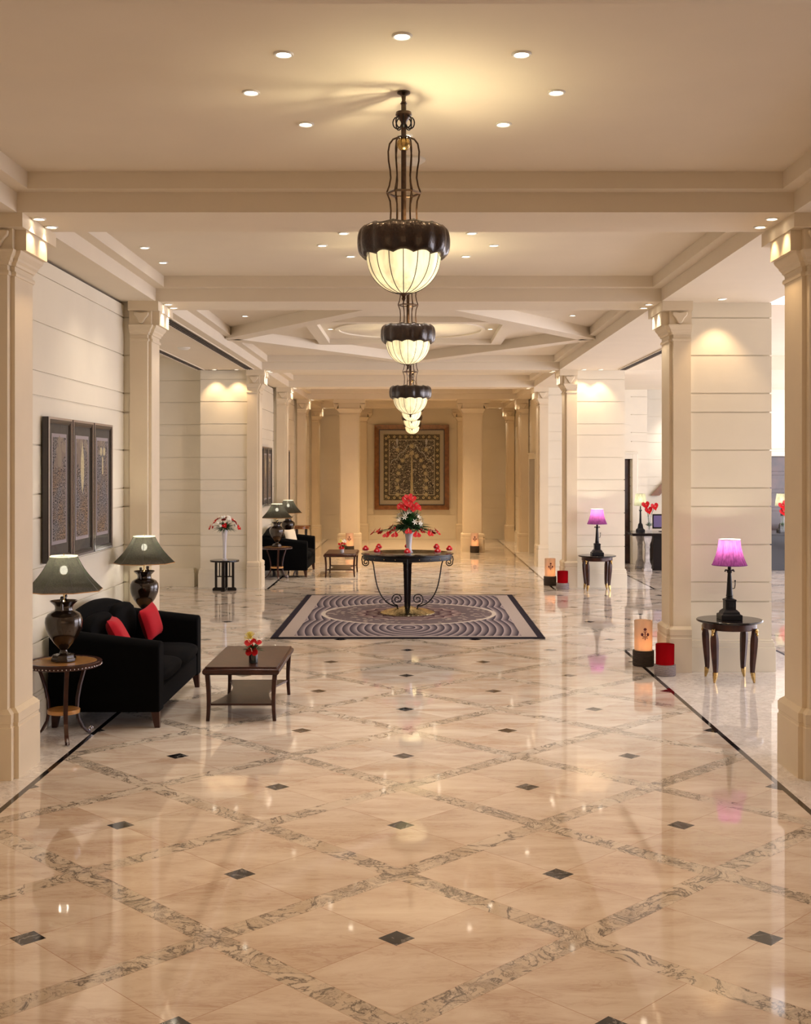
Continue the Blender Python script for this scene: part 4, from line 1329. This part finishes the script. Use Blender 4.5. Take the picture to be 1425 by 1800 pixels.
def make_column_lamp():
    r = empty('table_lamp')
    m = MB()
    def sq(w, z): return [(-w, -w, z), (w, -w, z), (w, w, z), (-w, w, z)]
    m.loft([sq(.103, 0), sq(.103, .045), sq(.098, .05), sq(.085, .055), sq(.08, .075), sq(.06, .095), sq(.052, .10), sq(.052, .18), sq(.056, .185), sq(.056, .195), sq(.035, .205)])
    m.box(-.03, .03, -.058, -.05, .12, .165)
    m.build('pedestal', 'iron', r, smooth=False, bevel=.003)
    MB().lathe([(.036, .20), (.036, .215), (.030, .222), (.036, .232), (.032, .24), (.019, .455), (.026, .462), (.026, .47), (.018, .475), (.018, .49)], 12).build('tapered_shaft', 'iron', r, ang=20)
    m = MB().tube([(-.045, 0, .468), (-.04, 0, .485), (0, 0, .478), (.04, 0, .485), (.045, 0, .468)], .009, 8).tube([(0, -.045, .468), (0, -.04, .485), (0, 0, .478), (0, .04, .485), (0, .045, .468)], .009, 8)
    m.build('capital_lugs', 'iron', r)
    MB().sphere((0, 0, .505), .019, 12).lathe([(.008, .515), (.008, .60)], 8).build('neck', 'iron', r)
    m = MB().tube([(.03, 0, .30), (.05, 0, .305), (.056, 0, .34), (.056, 0, .375)], .0045, 6).sphere((.056, 0, .378), .009, 8)
    m.build('side_tap', 'iron', r)
    seg = 48; z0, z1 = .535, .787
    rings = []
    for j in range(9):
        t = j / 8; rr = (.168 * (1 - t) + .103 * t) - .012 * sin(pi * t)
        rings.append([(rr * (1 + .012 * abs(sin(4 * th))) * cos(th), rr * (1 + .012 * abs(sin(4 * th))) * sin(th), z0 + (z1 - z0) * t) for th in [2 * pi * i / seg for i in range(seg)]])
    sh = MB().loft(rings, False).build('lamp_shade', 'purple_shade', r)
    m = MB()
    for i in range(0, seg, 6):
        m.tube([q[i] for q in rings], .0018, 5)
    m.build('seams', plain('purple_seam', (.12, .01, .14), .8), sh)
    MB().tube([rings[-1][i] for i in range(seg)], .005, 6, closed=True).build('top_trim', plain('pale_trim', (.85, .75, .8), .6), sh)
    MB().tube([rings[0][i] for i in range(seg)], .004, 6, closed=True).build('bottom_trim', bpy.data.materials['purple_seam'], sh)
    MB().sphere((0, 0, .70), .026, 12, 1.2).build('bulb', 'bulb', r)
    return r
tP = make_half_table(); cP = make_column_lamp()
for i, (x, y) in enumerate(((3.12, 11.55), (3.13, 19.98))):
    w_ = ['second', 'third'][i]
    t_ = tP if i == 0 else copy_tree(tP); t_.location = (x, y, 0)
    tag(t_, ['round dark lamp table with gilt feet at the second pier, with the bigger purple lamp', 'round dark lamp table with gilt feet at the third pier down the hall'][i], 'table', 'round lamp tables at the piers')
    c_ = cP if i == 0 else copy_tree(cP); c_.location = (x, y, .601)
    tag(c_, ['black column lamp with purple shade at the wide pier beside the red lantern', 'black column lamp with purple shade at the third pier down the hall'][i], 'table lamp', 'purple-shaded column lamps')
    lamp('POINT', (x, y, .601 + .715), 7, (1, .92, .72), .03)

# ------------------------------------------------------------------ candle lanterns
def make_lantern(cream=True):
    r = empty('lantern')
    if cream:
        MB().lathe([(.108, 0), (.113, .01), (.113, .155), (.108, .165), (.095, .165), (.001, .15)], 36).build('rope_base', 'rope_dark', r, ang=60)
        MB().lathe([(.094, .16), (.096, .48), (.091, .48), (.089, .16)], 40, cap=False).build('glass_cylinder', 'candle_glass', r, ang=60)
        m = MB()
        def disc(x, z, rx, rz):
            y = -sqrt(max(.0964 ** 2 - x * x, 0)) - .0012
            pts = [(x + rx * cos(2 * pi * k / 10), z + rz * sin(2 * pi * k / 10)) for k in range(10)]
            vs = [(a, -sqrt(.0965 ** 2 - a * a) - .0010, b) for a, b in pts]
            m.add(vs, [tuple(range(10))])
        disc(0, .395, .017, .016); disc(-.030, .340, .014, .018); disc(.030, .340, .014, .018)
        disc(0, .350, .006, .030); disc(-.014, .318, .014, .005); disc(.014, .318, .014, .005); disc(0, .300, .005, .02); disc(-.02, .302, .012, .004); disc(.02, .302, .012, .004); disc(-.012, .37, .007, .004); disc(.012, .37, .007, .004)
        m.build('flower_print', 'motif', r, smooth=False)
        MB().lathe([(.03, .15), (.03, .21), (.001, .212)], 16).build('candle', 'flame_glow', r)
    else:
        MB().lathe([(.103, 0), (.108, .008), (.108, .105), (.103, .112), (.09, .112), (.001, .10)], 36).build('rope_base', 'rope_grey', r, ang=60)
        MB().lathe([(.092, .108), (.094, .315), (.089, .315), (.087, .108)], 40, cap=False).build('glass_cylinder', 'red_glass', r, ang=60)
        MB().lathe([(.03, .10), (.03, .15), (.001, .152)], 16).build('candle', 'flame_glow', r)
    return r
lc = make_lantern(True); lr = make_lantern(False)
for i, (x, y, lb) in enumerate([(2.43, 12.38, 'cream glass lantern with flower print and dark rope base, largest, by the second column'),
                                (2.42, 20.80, 'cream glass lantern with flower print standing by the third column down the hall'),
                                (-1.60, 28.82, 'cream glass lantern at the foot of the free-standing column behind the far coffee table'),
                                (1.49, 28.82, 'cream glass lantern at the foot of the free-standing column beside the round table')]):
    o = lc if i == 0 else copy_tree(lc); o.location = (x, y, 0); tag(o, lb, 'lantern', 'cream glass lanterns')
    lamp('POINT', (x, y, .235), .5, (1, .6, .25), .02)
for i, (x, y, lb) in enumerate([(2.535, 11.80, 'red glass lantern on grey rope base at the foot of the second column'),
                                (2.56, 20.14, 'red glass lantern on grey rope base at the foot of the third column')]):
    o = lr if i == 0 else copy_tree(lr); o.location = (x, y, 0); tag(o, lb, 'lantern', 'red glass lanterns')
    lamp('POINT', (x, y, .20), .25, (1, .6, .3), .02)

# ------------------------------------------------------------------ reception desk in the side lounge
r = empty('reception_desk', (4.5, 23.6, 0), label='black reception desk with carved grey marble legs in the side lounge', cat='desk')
MB().box(-.12, 4.1, -.12, 1.0, .745, .775).box(-.10, 4.08, -.10, .98, .72, .745).build('desk_top', 'blackwood', r, bevel=.004)
MB().box(.38, 4.0, .22, .85, 0, .72).build('desk_body', 'blackwood', r, bevel=.004)
def baluster(x, y):
    m = MB(); sq = lambda w, z: [(x - w, y - w, z), (x + w, y - w, z), (x + w, y + w, z), (x - w, y + w, z)]
    m.loft([sq(.085, 0), sq(.085, .05), sq(.07, .06), sq(.075, .12), sq(.05, .18), sq(.045, .22), sq(.042, .45), sq(.05, .50), sq(.045, .52), sq(.05, .56), sq(.07, .62), sq(.075, .66), sq(.08, .67), sq(.08, .72)])
    m.build('carved_leg', 'marble_base', r, smooth=False, bevel=.005)
for x, y in ((.22, 0.05), (.22, .80), (3.85, .05), (3.85, .80)): baluster(x, y)
def desk_lamp(x, y, label):
    r = empty('table_lamp', (x, y, .776), label=label, cat='table lamp', group='grey-shaded lamps on the reception desk')
    m = MB(); sq = lambda w, z: [(-w, -w, z), (w, -w, z), (w, w, z), (-w, w, z)]
    m.loft([sq(.08, 0), sq(.08, .04), sq(.05, .07), sq(.04, .15), sq(.02, .18), sq(.014, .42), sq(.03, .44), sq(.012, .46), sq(.008, .55)])
    m.build('lamp_base', 'iron', r, smooth=False)
    MB().lathe([(.135, .535), (.098, .785)], 32, cap=False).build('lamp_shade', 'grey_shade', r)
    MB().sphere((0, 0, .66), .025, 10, 1.2).build('bulb', 'bulb', r)
    lamp('POINT', (x, y, .776 + .66), 5, (1, .93, .75), .03)
desk_lamp(4.68, 24.15, 'grey-shaded lamp on the end of the reception desk by the dark door')
desk_lamp(7.60, 24.15, 'grey-shaded lamp on the reception desk glimpsed beyond the wide pier')
def desk_vase(x, y, label, pts):
    r = empty('flower_vase', (x, y, .776), label=label, cat='flower arrangement', group='anthurium vases on the reception desk')
    MB().lathe([(.05, 0), (.055, .01), (.055, .34), (.05, .34), (.05, .015), (.001, .01)], 24).build('vase', 'glass', r)
    l_ = MB()
    for k in range(30):
        d = rdir(.3, 1.2); leafy(l_, (d.x * .01, d.y * .01, .12), d, .1, .03)
    l_.build('foliage', 'leaf', r, smooth=False)
    s_ = MB()
    for (a, b) in pts:
        add_anth(r, (a, -.05, b), (a, -1, .3), .16, .2)
        s_.tube([(0, 0, .05), (a * .3, 0, b * .6), (a, -.04, b)], .005, 5)
    s_.build('stems', 'leaf', r)
desk_vase(4.80, 23.85, 'clear vase of red anthuriums on the end of the reception desk', [(-.08, .56), (-.02, .45), (.10, .53)])
desk_vase(7.52, 23.8, 'clear vase of red anthuriums on the desk glimpsed beyond the wide pier', [(-.03, .55), (.04, .47), (.06, .6), (-.01, .42)])
r = empty('computer_monitor', (5.12, 24.2, .776), label='black monitor with violet screen on the reception desk', cat='monitor')
MB().box(-.18, .30, -.02, .02, .06, .36).build('bezel', 'blackwood', r, bevel=.004)
MB().box(-.16, .28, -.023, -.019, .09, .33).build('screen', 'screen', r)
MB().box(.03, .09, -.01, .03, 0, .1).box(-.04, .16, -.07, .07, 0, .012).build('stand', 'blackwood', r)
o = MB().box(-.24, 2.0, -.22, .22, 0, .68).build('back_counter', 'red_panel', bevel=.01); o.location = (5.36, 26.0, 0)
tag(o, 'dark red back counter behind the reception desk', 'counter')
r = empty('wall_art', (5.66, 26.28, 1.75), label='angular brown wooden wall piece above the back counter', cat='picture')
MB().prism([(-.35, -.28), (-.05, .05), (.45, .25), (.45, .15), (.05, -.05), (-.15, -.28)], -.06, 0).build('wooden_strips', 'frame_wood', r)
MB().box(.10, .60, -.03, 0, -.35, .10).build('lower_board', 'frame_dark', r, bevel=.005)
lamp('SPOT', (6.1, 25.9, 3.7), 70, NEUT, .1, (radians(8), 0, 0), spot_size=radians(100), spot_blend=.8)
